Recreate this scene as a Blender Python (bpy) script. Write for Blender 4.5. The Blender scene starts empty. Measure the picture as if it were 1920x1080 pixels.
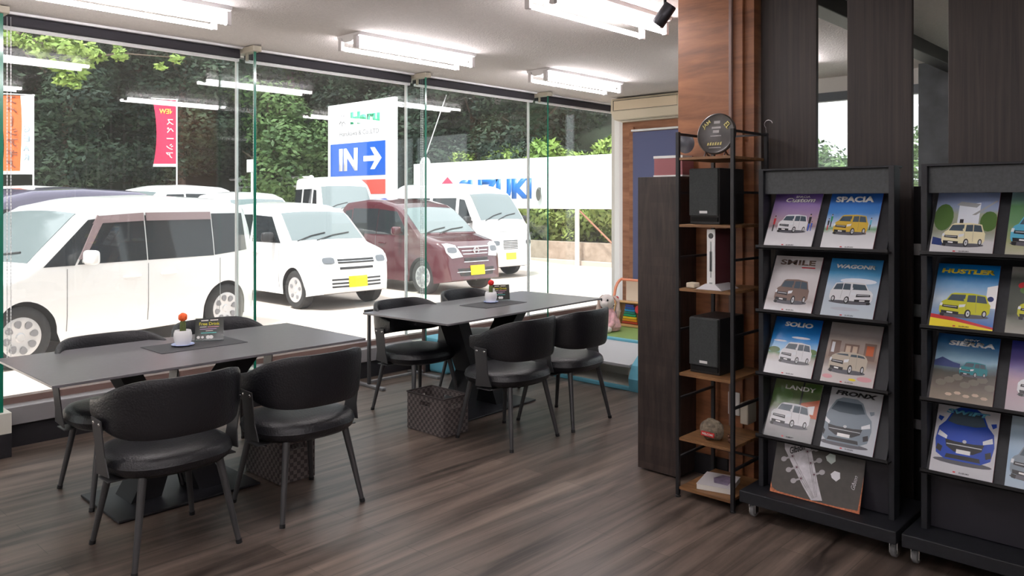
import bpy, bmesh, math, random
from mathutils import Matrix, Vector, Euler
PI = math.pi
R = math.radians
sc = bpy.context.scene
C = sc.collection

# ---------------------------------------------------------------- camera, world, sun, exposure
cam_d = bpy.data.cameras.new('camera')
cam = bpy.data.objects.new('camera', cam_d)
C.objects.link(cam)
cam.location = (0, 0, 1.5)
cam.rotation_euler = (R(90), 0, R(43.2 - 90))
cam_d.sensor_width = 36
cam_d.lens = 1480 / 1920 * 36
cam_d.shift_y = -160 / 1920
cam_d.clip_end = 400
sc.camera = cam
sc.view_settings.view_transform = 'Standard'
sc.view_settings.look = 'None'
sc.view_settings.gamma = 1
sc.view_settings.exposure = 1.2
sc.cycles.use_denoising = True
sc.cycles.max_bounces = 10
sc.cycles.transparent_max_bounces = 24
sc.cycles.sample_clamp_indirect = 6

w = bpy.data.worlds.new('sky')
sc.world = w
w.use_nodes = True
bg = w.node_tree.nodes['Background']
bg.inputs['Color'].default_value = (0.93, 0.97, 1.0, 1)
bg.inputs['Strength'].default_value = 1.0
sun_d = bpy.data.lights.new('sun', 'SUN')
sun_d.energy = 2.8
sun_d.angle = R(8)
sun_d.color = (1, 0.96, 0.9)
sun = bpy.data.objects.new('sun', sun_d)
C.objects.link(sun)
sun.rotation_euler = (R(6), R(-27), 0)     # high, from the left along the window wall

# ---------------------------------------------------------------- materials
MATS = {}
def mat(name, col=(0.5, 0.5, 0.5), rough=0.5, metal=0.0, spec=0.5, var=0.0, vscale=8.0, bump=0.0, bscale=80.0, emit=None, es=1.0, coat=0.0, stretch=None):
    if name in MATS:
        return MATS[name]
    m = bpy.data.materials.new(name)
    m.use_nodes = True
    nt = m.node_tree
    b = nt.nodes['Principled BSDF']
    b.inputs['Base Color'].default_value = (*col, 1)
    b.inputs['Roughness'].default_value = rough
    b.inputs['Metallic'].default_value = metal
    b.inputs['Specular IOR Level'].default_value = spec
    b.inputs['Coat Weight'].default_value = coat
    if emit:
        b.inputs['Emission Color'].default_value = (*emit, 1)
        b.inputs['Emission Strength'].default_value = es
    if var > 0 or bump > 0:
        tc = nt.nodes.new('ShaderNodeTexCoord')
        mp = nt.nodes.new('ShaderNodeMapping')
        nt.links.new(tc.outputs['Object'], mp.inputs['Vector'])
        if stretch:
            mp.inputs['Scale'].default_value = stretch
    if var > 0:
        n = nt.nodes.new('ShaderNodeTexNoise')
        n.inputs['Scale'].default_value = vscale
        n.inputs['Detail'].default_value = 5
        nt.links.new(mp.outputs['Vector'], n.inputs['Vector'])
        r = nt.nodes.new('ShaderNodeValToRGB')
        r.color_ramp.elements[0].position = 0.3
        r.color_ramp.elements[1].position = 0.7
        r.color_ramp.elements[0].color = (*[max(0, c * (1 - var)) for c in col], 1)
        r.color_ramp.elements[1].color = (*[min(1, c * (1 + var)) for c in col], 1)
        nt.links.new(n.outputs['Fac'], r.inputs['Fac'])
        nt.links.new(r.outputs['Color'], b.inputs['Base Color'])
    if bump > 0:
        n2 = nt.nodes.new('ShaderNodeTexNoise')
        n2.inputs['Scale'].default_value = bscale
        nt.links.new(mp.outputs['Vector'], n2.inputs['Vector'])
        bp = nt.nodes.new('ShaderNodeBump')
        bp.inputs['Strength'].default_value = bump
        bp.inputs['Distance'].default_value = 0.01
        nt.links.new(n2.outputs['Fac'], bp.inputs['Height'])
        nt.links.new(bp.outputs['Normal'], b.inputs['Normal'])
    MATS[name] = m
    return m

def wood(name, dark, light, scale=(1.5, 1.5, 14), rough=0.45, nscale=2.5, planks=None, axis_swap=False, pos=(0.3, 0.7)):
    """stretched noise grain; planks=(length,width,mortar) adds board joints"""
    m = bpy.data.materials.new(name)
    m.use_nodes = True
    nt = m.node_tree
    b = nt.nodes['Principled BSDF']
    b.inputs['Roughness'].default_value = rough
    tc = nt.nodes.new('ShaderNodeTexCoord')
    mp = nt.nodes.new('ShaderNodeMapping')
    mp.inputs['Scale'].default_value = scale
    nt.links.new(tc.outputs['Object'], mp.inputs['Vector'])
    n = nt.nodes.new('ShaderNodeTexNoise')
    n.inputs['Scale'].default_value = nscale
    n.inputs['Detail'].default_value = 8
    n.inputs['Roughness'].default_value = 0.62
    n.inputs['Distortion'].default_value = 0.6
    nt.links.new(mp.outputs['Vector'], n.inputs['Vector'])
    r = nt.nodes.new('ShaderNodeValToRGB')
    r.color_ramp.elements[0].position = pos[0]
    r.color_ramp.elements[1].position = pos[1]
    r.color_ramp.elements[0].color = (*dark, 1)
    r.color_ramp.elements[1].color = (*light, 1)
    nt.links.new(n.outputs['Fac'], r.inputs['Fac'])
    out = r.outputs['Color']
    if planks:
        mp2 = nt.nodes.new('ShaderNodeMapping')
        nt.links.new(tc.outputs['Object'], mp2.inputs['Vector'])
        if axis_swap:
            mp2.inputs['Rotation'].default_value = axis_swap
        br = nt.nodes.new('ShaderNodeTexBrick')
        br.inputs['Scale'].default_value = 1.0
        br.inputs['Brick Width'].default_value = planks[0]
        br.inputs['Row Height'].default_value = planks[1]
        br.inputs['Mortar Size'].default_value = planks[2]
        br.inputs['Color1'].default_value = (0.78, 0.78, 0.78, 1)
        br.inputs['Color2'].default_value = (1.12, 1.12, 1.12, 1)
        br.inputs['Mortar'].default_value = (0.45, 0.45, 0.45, 1)
        br.offset = 0.37
        nt.links.new(mp2.outputs['Vector'], br.inputs['Vector'])
        mx = nt.nodes.new('ShaderNodeMix')
        mx.data_type = 'RGBA'
        mx.blend_type = 'MULTIPLY'
        mx.inputs[0].default_value = 1
        nt.links.new(out, mx.inputs[6])
        nt.links.new(br.outputs['Color'], mx.inputs[7])
        out = mx.outputs[2]
    nt.links.new(out, b.inputs['Base Color'])
    MATS[name] = m
    return m

def glass(name, tint=(1, 1, 1), refl=1.0, rough=0.0, haze=0.0):
    m = bpy.data.materials.new(name)
    m.use_nodes = True
    nt = m.node_tree
    nt.nodes.remove(nt.nodes['Principled BSDF'])
    t = nt.nodes.new('ShaderNodeBsdfTransparent')
    t.inputs['Color'].default_value = (*tint, 1)
    g = nt.nodes.new('ShaderNodeBsdfGlossy')
    g.inputs['Roughness'].default_value = rough
    f = nt.nodes.new('ShaderNodeLayerWeight')
    f.inputs['Blend'].default_value = 0.5
    pw = nt.nodes.new('ShaderNodeMath')
    pw.operation = 'POWER'
    pw.inputs[1].default_value = 5
    nt.links.new(f.outputs['Facing'], pw.inputs[0])
    mu = nt.nodes.new('ShaderNodeMath')
    mu.operation = 'MULTIPLY_ADD'
    mu.inputs[1].default_value = 0.9 * refl
    mu.inputs[2].default_value = 0.04 * refl
    mx = nt.nodes.new('ShaderNodeMixShader')
    nt.links.new(pw.outputs[0], mu.inputs[0])
    nt.links.new(mu.outputs[0], mx.inputs[0])
    if haze:
        tl = nt.nodes.new('ShaderNodeBsdfTranslucent')
        tl.inputs['Color'].default_value = (0.9, 0.92, 0.95, 1)
        hz = nt.nodes.new('ShaderNodeMixShader')
        hz.inputs[0].default_value = haze
        nt.links.new(t.outputs[0], hz.inputs[1])
        nt.links.new(tl.outputs[0], hz.inputs[2])
        t = hz
    nt.links.new(t.outputs[0], mx.inputs[1])
    nt.links.new(g.outputs[0], mx.inputs[2])
    nt.links.new(mx.outputs[0], nt.nodes['Material Output'].inputs['Surface'])
    MATS[name] = m
    return m

def ramp_print(name, stops, height=0.297, rough=0.25):
    """printed picture background: colour bands up the cover's local Y"""
    m = bpy.data.materials.new(name)
    m.use_nodes = True
    nt = m.node_tree
    b = nt.nodes['Principled BSDF']
    b.inputs['Roughness'].default_value = rough
    tc = nt.nodes.new('ShaderNodeTexCoord')
    sp = nt.nodes.new('ShaderNodeSeparateXYZ')
    nt.links.new(tc.outputs['Object'], sp.inputs[0])
    n = nt.nodes.new('ShaderNodeTexNoise')
    n.inputs['Scale'].default_value = 22
    n.inputs['Detail'].default_value = 5
    nt.links.new(tc.outputs['Object'], n.inputs['Vector'])
    d = nt.nodes.new('ShaderNodeMath')
    d.operation = 'DIVIDE'
    d.inputs[1].default_value = height
    nt.links.new(sp.outputs['Y'], d.inputs[0])
    a = nt.nodes.new('ShaderNodeMath')
    a.operation = 'MULTIPLY_ADD'
    a.inputs[1].default_value = 0.10
    nt.links.new(n.outputs['Fac'], a.inputs[0])
    nt.links.new(d.outputs[0], a.inputs[2])
    s = nt.nodes.new('ShaderNodeMath')
    s.operation = 'SUBTRACT'
    s.inputs[1].default_value = 0.05
    nt.links.new(a.outputs[0], s.inputs[0])
    r = nt.nodes.new('ShaderNodeValToRGB')
    cr = r.color_ramp
    while len(cr.elements) < len(stops):
        cr.elements.new(0.5)
    for e, (p, c) in zip(cr.elements, stops):
        e.position = p
        e.color = (*c, 1)
    nt.links.new(s.outputs[0], r.inputs['Fac'])
    nt.links.new(r.outputs['Color'], b.inputs['Base Color'])
    return m

black_metal = mat('black_metal', (0.012, 0.012, 0.014), 0.5, 0.0)
grey_metal = mat('grey_metal', (0.09, 0.09, 0.095), 0.42, 0.6)
chrome = mat('chrome', (0.7, 0.7, 0.72), 0.2, 1.0)
leather = mat('black_leather', (0.010, 0.010, 0.013), 0.38, bump=0.25, bscale=120)
white_plastic = mat('white_plastic', (0.82, 0.82, 0.8), 0.4)
white_paint = mat('white_paint', (0.85, 0.85, 0.86), 0.45)
alu = mat('aluminium', (0.30, 0.29, 0.30), 0.4, 0.3)
dark = mat('dark_laminate', (0.010, 0.009, 0.012), 0.6, bump=0.1, bscale=200)
rack_black = mat('rack_black', (0.010, 0.011, 0.015), 0.55, var=0.25, vscale=60)
floor_m = wood('floor_wood', (0.032, 0.023, 0.019), (0.27, 0.205, 0.165), (0.38, 5.0, 1), 0.35, 2.0, planks=(1.1, 0.15, 0.0015), pos=(0.34, 0.82))
column_wood = wood('column_wood', (0.10, 0.032, 0.012), (0.36, 0.14, 0.055), (1, 0.9, 7), 0.5, 2.0, pos=(0.25, 0.75))
wall_wood = wood('wall_wood', (0.20, 0.075, 0.035), (0.42, 0.19, 0.10), (1, 1.0, 8), 0.5, 2.0)
shelf_wood = wood('shelf_wood', (0.12, 0.055, 0.02), (0.30, 0.15, 0.06), (8, 1, 8), 0.5, 3.0)
slat_wood = wood('slat_wood', (0.013, 0.0095, 0.009), (0.050, 0.035, 0.030), (30, 30, 0.8), 0.55, 1.6)
dark_panel = wood('dark_panel_wood', (0.014, 0.009, 0.008), (0.055, 0.036, 0.030), (12, 12, 1.5), 0.5, 2.5, planks=(0.35, 0.05, 0.0), axis_swap=(PI/2, PI/2, 0))
ceil_m = mat('ceiling_board', (0.62, 0.58, 0.56), 0.95, bump=0.5, bscale=90, var=0.05, vscale=60)
wall_dark = mat('wall_plain', (0.62, 0.60, 0.57), 0.9)
pane = glass('window_glass', (0.97, 0.99, 0.985), 1.0, haze=0.02)
fin_glass = glass('fin_glass', (0.93, 0.975, 0.965), 1.0)
fin_edge = mat('fin_edge_green', (0.01, 0.16, 0.10), 0.15, spec=0.8)
acrylic = glass('clear_acrylic', (0.9, 0.92, 0.92), 0.25, 0.1)

# ---------------------------------------------------------------- helpers
def tag(o, label=None, cat=None, group=None, kind=None):
    if label: o['label'] = label
    if cat: o['category'] = cat
    if group: o['group'] = group
    if kind: o['kind'] = kind
    return o

def empty(name, loc=(0, 0, 0), rz=0.0, label=None, cat=None, group=None, M=None):
    o = bpy.data.objects.new(name, None)
    C.objects.link(o)
    o.empty_display_size = 0.1
    if M is not None:
        o.matrix_world = M
    else:
        o.location = loc
        o.rotation_euler = (0, 0, rz)
    return tag(o, label, cat, group)

def obj(name, bm, mats, parent=None, smooth=False, recalc=True, loc=None, rz=0.0, auto=None):
    if recalc:
        bmesh.ops.recalc_face_normals(bm, faces=bm.faces)
    me = bpy.data.meshes.new(name)
    bm.to_mesh(me)
    bm.free()
    if not isinstance(mats, (list, tuple)):
        mats = [mats]
    for m in mats:
        me.materials.append(m)
    if smooth:
        me.polygons.foreach_set('use_smooth', [True] * len(me.polygons))
        me.set_sharp_from_angle(angle=R(auto or 40))
    o = bpy.data.objects.new(name, me)
    C.objects.link(o)
    if loc is not None:
        o.location = loc
    if rz:
        o.rotation_euler = (0, 0, rz)
    if parent is not None:
        o.parent = parent
    return o

def BM():
    return bmesh.new()

def box(bm, c, s, bev=0.0, M=None, mi=0, seg=2):
    r = bmesh.ops.create_cube(bm, size=1.0)
    vs = r['verts']
    for v in vs:
        v.co = Vector((v.co.x * s[0], v.co.y * s[1], v.co.z * s[2]))
    fs = set(f for v in vs for f in v.link_faces)
    if bev > 0:
        es = list(set(e for v in vs for e in v.link_edges))
        rr = bmesh.ops.bevel(bm, geom=es, offset=min(bev, min(s) * 0.49), segments=seg, affect='EDGES', profile=0.5)
        fs = set(rr['faces']) | set(f for f in fs if f.is_valid)
        vs = list(set(v for f in fs for v in f.verts))
        fs = set(f for v in vs for f in v.link_faces)
    T = Matrix.Translation(c)
    if M is not None:
        T = T @ M
    for v in vs:
        v.co = T @ v.co
    for f in fs:
        f.material_index = mi
    return vs

def b2(bm, lo, hi, bev=0.0, mi=0):
    c = [(a + b) / 2 for a, b in zip(lo, hi)]
    s = [abs(b - a) for a, b in zip(lo, hi)]
    return box(bm, c, s, bev, mi=mi)

def tube(bm, pts, rad, n=8, mi=0, caps=True):
    pts = [Vector(p) for p in pts]
    if not isinstance(rad, (list, tuple)):
        rad = [rad] * len(pts)
    rings = []
    ref = None
    for i, p in enumerate(pts):
        if i == 0: t = pts[1] - pts[0]
        elif i == len(pts) - 1: t = pts[-1] - pts[-2]
        else: t = (pts[i + 1] - pts[i]).normalized() + (pts[i] - pts[i - 1]).normalized()
        t.normalize()
        if ref is None:
            ref = Vector((0, 0, 1)) if abs(t.z) < 0.9 else Vector((1, 0, 0))
        u = t.cross(ref)
        if u.length < 1e-5:
            u = t.cross(Vector((0, 1, 0)))
        u.normalize()
        v = t.cross(u)
        ref = v.cross(t) if False else ref
        rings.append([bm.verts.new(p + (u * math.cos(2 * PI * k / n) + v * math.sin(2 * PI * k / n)) * rad[i]) for k in range(n)])
    for a, b in zip(rings, rings[1:]):
        for k in range(n):
            f = bm.faces.new((a[k], a[(k + 1) % n], b[(k + 1) % n], b[k]))
            f.material_index = mi
    if caps:
        for r_ in (rings[0], rings[-1]):
            f = bm.faces.new(r_)
            f.material_index = mi

def lathe(bm, prof, n=24, M=None, mi=0, cap=True):
    """prof = [(r,z)...] round local Z"""
    rings = []
    M = M or Matrix.Identity(4)
    for r, z in prof:
        if r < 1e-6:
            rings.append([bm.verts.new(M @ Vector((0, 0, z)))])
        else:
            rings.append([bm.verts.new(M @ Vector((r * math.cos(2 * PI * k / n), r * math.sin(2 * PI * k / n), z))) for k in range(n)])
    for a, b in zip(rings, rings[1:]):
        for k in range(n):
            k2 = (k + 1) % n
            if len(a) == 1 and len(b) == 1: continue
            if len(a) == 1: f = bm.faces.new((a[0], b[k2], b[k]))
            elif len(b) == 1: f = bm.faces.new((a[k], a[k2], b[0]))
            else: f = bm.faces.new((a[k], a[k2], b[k2], b[k]))
            f.material_index = mi
    if cap:
        for r_ in (rings[0], rings[-1]):
            if len(r_) > 2:
                f = bm.faces.new(r_)
                f.material_index = mi

def poly(bm, pts, mi=0):
    f = bm.faces.new([bm.verts.new(Vector(p)) for p in pts])
    f.material_index = mi
    return f

def prism(bm, pts, d, M=None, mi=0):
    """2D polygon in local XY, extruded from z=0 to z=d"""
    M = M or Matrix.Identity(4)
    a = [bm.verts.new(M @ Vector((p[0], p[1], 0))) for p in pts]
    b = [bm.verts.new(M @ Vector((p[0], p[1], d))) for p in pts]
    n = len(pts)
    fs = [bm.faces.new(a), bm.faces.new(b)]
    for k in range(n):
        fs.append(bm.faces.new((a[k], a[(k + 1) % n], b[(k + 1) % n], b[k])))
    for f in fs:
        f.material_index = mi

def frame(origin, x, y):
    x = Vector(x).normalized(); y = Vector(y).normalized()
    z = x.cross(y).normalized(); y = z.cross(x)
    M = Matrix.Identity(4)
    for i in range(3):
        M[i][0] = x[i]; M[i][1] = y[i]; M[i][2] = z[i]; M[i][3] = origin[i]
    return M

def text(body, name, m, parent, M, width=None, height=None, depth=0.0006, italic=0.0, bold=0.0, flip=False, spacing=1.0):
    cu = bpy.data.curves.new('lettering_curve', 'FONT')
    cu.body = body
    cu.size = 1
    cu.align_x = 'CENTER'
    cu.shear = italic
    cu.offset = bold
    cu.resolution_u = 3
    cu.space_character = spacing
    co = bpy.data.objects.new('lettering_curve', cu)
    me = bpy.data.meshes.new_from_object(co)
    bpy.data.objects.remove(co)
    bpy.data.curves.remove(cu)
    bm = BM()
    bm.from_mesh(me)
    bpy.data.meshes.remove(me)
    if not bm.verts:
        bm.free()
        return None
    xs = [v.co.x for v in bm.verts]; ys = [v.co.y for v in bm.verts]
    x0, x1, y0, y1 = min(xs), max(xs), min(ys), max(ys)
    sx = (width / (x1 - x0)) if width else None
    sy = (height / (y1 - y0)) if height else None
    sx = sx or sy; sy = sy or sx
    if flip: sx = -sx
    for v in bm.verts:
        v.co = Vector(((v.co.x - (x0 + x1) / 2) * sx, (v.co.y - (y0 + y1) / 2) * sy, 0))
    r = bmesh.ops.extrude_face_region(bm, geom=list(bm.faces))
    for e in r['geom']:
        if isinstance(e, bmesh.types.BMVert):
            e.co.z += depth
    for v in bm.verts:
        v.co = M @ v.co
    return obj(name, bm, m, parent)

def copy_tree(o, parent=None):
    c = o.copy()
    C.objects.link(c)
    if parent is not None:
        c.parent = parent
    for ch in list(o.children):
        copy_tree(ch, c)
    return c

def struct(name, bm, m, **k):
    return tag(obj(name, bm, m, **k), kind='structure')

# ---------------------------------------------------------------- room shell
CZ = 2.66
WY = 5.65          # window plane
XW = 7.35          # far wall
bm = BM(); b2(bm, (-3.2, -3.2, -0.1), (8.0, 5.70, 0)); struct('floor', bm, floor_m)
bm = BM(); b2(bm, (-3.2, -3.2, CZ), (8.15, 5.95, CZ + 0.12)); struct('ceiling', bm, ceil_m)
bm = BM(); b2(bm, (-3.2, 5.96, 2.92), (9.5, 7.1, 3.05)); b2(bm, (-3.2, 5.90, CZ), (9.5, 5.96, 3.05)); struct('ceiling_unseen_eave', bm, white_paint)  # eave out of view, added to keep direct sun off the floor
bm = BM(); b2(bm, (-3.3, -3.2, -0.1), (-3.2, 5.8, CZ + .1)); struct('wall_left', bm, wall_dark)
bm = BM(); b2(bm, (-3.2, -3.3, -0.1), (7.5, -3.2, CZ + .1)); struct('wall_back', bm, wall_dark)
bm = BM()
b2(bm, (XW, 3.62, 0), (XW + .12, 5.19, CZ)); struct('wall_right', bm, wall_wood)
bm = BM()
b2(bm, (XW, -3.2, 0), (XW + .12, 3.62, 0.85)); b2(bm, (XW, -3.2, 2.52), (XW + .12, 3.62, CZ)); b2(bm, (XW, -3.2, .8), (XW + .12, 0.2, 2.52))
struct('wall_far', bm, wall_dark)
# far window with dark head rail
bm = BM()
b2(bm, (XW - .02, .2, 2.44), (XW + .06, 3.62, 2.52)); b2(bm, (XW, 3.56, .85), (XW + .05, 3.62, 2.5)); b2(bm, (XW, .2, .85), (XW + .05, .26, 2.5))
b2(bm, (XW - .02, .2, .85), (XW + .06, 3.62, .91)); b2(bm, (XW, 2.42, .85), (XW + .05, 2.47, 2.5))
win = struct('window_9', bm, mat('dark_frame', (0.05, 0.06, 0.07), 0.5))
bm = BM(); b2(bm, (XW + .02, .25, .9), (XW + .028, 3.57, 2.45)); obj('glass_pane', bm, pane, win)
# grey column by the far window
bm = BM(); b2(bm, (XW - .22, 1.62, 0), (XW - .025, 2.04, CZ), .003)
struct('wall_pillar', bm, mat('grey_column', (0.06, 0.065, 0.07), .7, var=.35, vscale=6))
# ceiling beam / duct in the next room
bm = BM(); b2(bm, (4.04, 1.70, 2.56), (7.3, 1.82, 2.66), .004)
struct('trim_3', bm, mat('beam_dark', (0.018, 0.016, 0.018), .5))

# window wall: plinth, sill, bottom rail, head
fx = [-1.98, -0.33, 1.33, 2.95, 4.60, 6.27]   # glass fins
bm = BM(); b2(bm, (-3.2, 5.54, 0), (7.98, 5.70, .14)); struct('baseboard_window', bm, dark)
bm = BM(); b2(bm, (-3.2, 5.52, .14), (7.98, 5.78, .25), .004); struct('trim_1', bm, alu)
bm = BM(); b2(bm, (-3.2, 5.62, .25), (7.98, 5.69, .29)); struct('trim_2', bm, mat('sill_brown', (0.16, 0.10, 0.085), .5))
bm = BM(); b2(bm, (-3.2, 5.60, 2.64), (7.98, 5.70, CZ)); b2(bm, (-3.2, 5.49, 2.645), (7.98, 5.515, CZ)); struct('trim_4', bm, white_paint)
bm = BM(); b2(bm, (7.93, 5.60, .25), (7.98, 5.72, CZ)); struct('trim_5', bm, white_paint)
bm = BM(); b2(bm, (7.98, 4.9, 0), (8.1, 5.80, CZ)); struct('wall_alcove', bm, wall_dark)
edges = fx + [7.93]
for i in range(len(edges) - 1):
    a, b = edges[i], edges[i + 1]
    bm = BM(); b2(bm, (a + .008, WY - .005, .29), (b - .008, WY + .005, 2.64))
    p = struct('window_%d' % (i + 1), bm, pane)
    bm = BM(); b2(bm, (a - .008, WY - .012, .25), (a + .008, WY + .012, 2.64)); obj('joint_strip', bm, mat('silicone', (.75, .77, .77), .5), p)
ords = ['second of the glass fins from the left, outside the frame', 'glass fin left of the frame', 'green-edged glass fin standing at the far left end of the window wall',
        'green-edged glass fin between the white minivan and the white hatchback', 'thin glass fin in front of the maroon car', 'glass fin nearest the wood-clad wall, right of the white kei van']
for i, x in enumerate(fx):
    if i == 0: continue
    t = empty('glass_fin', (x, 5.51, 0), 0, ords[i], 'glass fin', 'glass fins stiffening the window wall')
    bm = BM(); b2(bm, (-.009, -.135, .262), (.009, .125, 2.62)); obj('glass_blade', bm, fin_glass, t)
    bm = BM(); b2(bm, (-.0095, -.1375, .262), (.0095, -.134, 2.62)); obj('polished_edge', bm, fin_edge, t)
    bm = BM(); b2(bm, (-.035, -.17, 2.615), (.035, .10, 2.655), .003); tube(bm, [(0, -.02, 2.56), (0, -.02, 2.62)], .012); obj('top_bracket', bm, mat('bracket_beige', (.42, .38, .30), .6), t)
    bm = BM(); b2(bm, (-.045, -.17, .14), (.045, .005, .262), .003); obj('base_block', bm, mat('base_pale', (.55, .54, .48), .6), t)
    bm = BM(); b2(bm, (-.045, -.17, 0.0), (.045, .005, .139), .002); obj('toe_block', bm, dark, t)
# rolled-up blinds under the ceiling
blw = ['on the far left window pane', 'above the near white minivan', 'above the white hatchback and the IN sign', 'above the maroon car and the white kei van', 'beside the air conditioner']
for i in range(1, len(edges) - 1):
    a, b = edges[i] + .03, edges[i + 1] - .03
    t = empty('roller_blind', ((a + b) / 2, 5.565, 2.6), 0, 'rolled-up dark roller blind with white bar ' + blw[i - 1], 'blind', 'roller blinds along the window wall')
    L = (b - a) / 2
    bm = BM(); b2(bm, (-L, -.035, -.018), (L, .035, .045), .008); obj('rolled_fabric', bm, mat('blind_fabric', (.04, .037, .045), .8), t)
    bm = BM(); b2(bm, (-L, -.014, -.040), (L, .014, -.018), .003); obj('bottom_bar', bm, white_paint, t)
    bm = BM()
    if i < 5:
        for dx in (.035, .055):
            for k in range(95):
                z = -.06 - k * .021
                box(bm, (-L + dx, -.05, z), (.005, .005, .014))
            tube(bm, [(-L + dx, -.05, .03), (-L + dx, -.05, -2.04)], .0012, 4)
        obj('bead_chain', bm, mat('chain_white', (.8, .8, .8), .4), t)
    else:
        bm.free()

# wood-clad column, partition end, slats
bm = BM(); b2(bm, (3.92, 1.99, 0), (4.40, 2.385, CZ), .002); b2(bm, (3.94, 1.935, 0), (4.40, 1.99, CZ))
struct('wall_column', bm, column_wood)
bm = BM(); b2(bm, (3.902, 2.045, 0), (3.9215, 2.062, CZ), .002); struct('trim_6', bm, mat('trim_brown', (.20, .13, .11), .5))
bm = BM(); b2(bm, (3.905, 2.07, 0), (3.9195, 2.38, .11)); struct('baseboard_column', bm, dark)
bm = BM(); b2(bm, (3.73, 2.27, 0.01), (5.0, 2.53, 1.643), .003)
tag(obj('partition_wall', bm, dark_panel), 'chest-high dark wood panelled partition end beside the black metal shelf', 'partition')
for k in range(8):
    y1 = 1.925 - k * .4535
    bm = BM(); b2(bm, (4.0, y1 - .30, 0), (4.028, y1, CZ - .002), .003)
    lab = ['tall dark wood slat nearest the wood-clad column', 'tall dark wood slat behind the right edge of the left brochure rack', 'tall dark wood slat behind the right brochure rack', 'tall dark wood slat at the right edge of the photo'][min(k, 3)]
    if k > 3: lab = 'tall dark wood slat continuing the row past the right edge of the photo'
    tag(obj('partition_slat', bm, slat_wood), lab, 'slat', 'floor-to-ceiling slats of the room divider')

# ---------------------------------------------------------------- ceiling lights
tube_m = mat('tube_glow', (1, 1, 1), .5, emit=(1.0, 0.95, 0.97), es=17)
def light_fixture():
    t = empty('ceiling_light', (0, 0, CZ), 0)
    bm = BM()
    prism(bm, [(-.135, 0), (.135, 0), (.125, -.02), (.03, -.055), (-.03, -.055), (-.125, -.02)], 1.1, frame((-.55, 0, 0), (0, 1, 0), (0, 0, 1)))
    obj('reflector', bm, mat('fixture_white', (.75, .73, .73), .35), t)
    for s in (-.088, .088):
        for x in (-.545, .545):
            bm = BM()
            box(bm, (x, s, -.062), (.03, .035, .09), .004)
            obj('lamp_holder', bm, mat('holder_white', (.6, .57, .57), .5), t)
    for s in (-.088, .088):
        bm = BM(); tube(bm, [(-.528, s, -.088), (.528, s, -.088)], .0145, 12); obj('fluorescent_tube', bm, tube_m, t, smooth=True)
    return t
fl = None
flab = {(1.72, 4.53): 'twin-tube ceiling light at the top left above the near table', (3.73, 4.53): 'twin-tube ceiling light above the far table, middle of the window row',
        (5.70, 4.53): 'twin-tube ceiling light nearest the air conditioner', (3.73, 2.78): 'twin-tube ceiling light beside the black spotlight at the top of the photo'}
for (x, y) in [(1.72, 4.53), (3.73, 4.53), (5.70, 4.53), (3.73, 2.78), (1.72, 2.78), (-.3, 4.53), (-.3, 2.78), (5.9, 2.78), (1.72, .9), (-.3, .9), (-2.2, 2.78), (-2.2, .9), (1.72, -1.2), (-.3, -1.2)]:  # last entries, beside and behind the camera, are unseen lights added to brighten racks
    if fl is None:
        fl = o = light_fixture()
    else:
        o = copy_tree(fl)
    o.location = (x, y, CZ - .002)
    tag(o, flab.get((x, y), 'twin-tube ceiling light out of view: seen only in reflection, hidden behind the column or added as fill light'), 'ceiling light', 'twin-tube fluorescent ceiling lights')

# track spotlight
t = empty('spotlight', (3.6, 2.27, CZ), 0, 'small black track spotlight hanging from the ceiling left of the wood column', 'spotlight')
bm = BM(); b2(bm, (-.018, -.8, -.025), (.018, .25, -.001), .002); obj('track', bm, mat('track_dark', (.05, .015, .02), .5), t)
bm = BM(); b2(bm, (-.02, -.03, -.06), (.02, .05, -.025), .004); tube(bm, [(0, 0, -.05), (0, 0, -.13)], .008); obj('stem', bm, black_metal, t)
bm = BM()
Mh = Matrix.Translation((0, 0.005, -.165)) @ Euler((R(35), R(12), 0)).to_matrix().to_4x4()
lathe(bm, [(0, .062), (.030, .062), (.034, .055), (.036, -.055), (.033, -.062), (.028, -.05), (0, -.045)], 20, Mh)
obj('lamp_head', bm, mat('spot_grey', (.06, .06, .07), .35, .5), t, smooth=True)

# air conditioner
t = empty('air_conditioner', (7.12, 4.75, 2.40), 0, 'cream wall-mounted air conditioner above the blue blind near the ceiling', 'air conditioner')
cream = mat('cream_plastic', (.66, .58, .44), .5)
bm = BM()
prism(bm, [(.225, .245), (.02, .245), (0, .225), (-.01, .10), (.05, .02), (.225, 0)], .86, frame((0, .43, 0), (1, 0, 0), (0, 0, 1)))
obj('casing', bm, cream, t)
bm = BM(); b2(bm, (-.012, -.41, .115), (.0, .39, .215), .003); obj('front_panel', bm, mat('ac_panel', (.74, .61, .44), .5), t)
bm = BM()
for a, b in (((-.0125, -.415, .218), (-.004, .395, .2215)), ((-.0125, -.415, .109), (-.004, .395, .1125)), ((-.0125, .392, .11), (-.004, .397, .221))):
    b2(bm, a, b)
obj('panel_gap', bm, black_metal, t)
bm = BM(); box(bm, (.06, 0, .035), (.07, .80, .006), .002, Euler((0, R(35), 0)).to_matrix().to_4x4()); box(bm, (.135, 0, .004), (.07, .80, .006), .002); obj('louver', bm, mat('ac_louver', (.8, .75, .66), .5), t)

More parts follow.
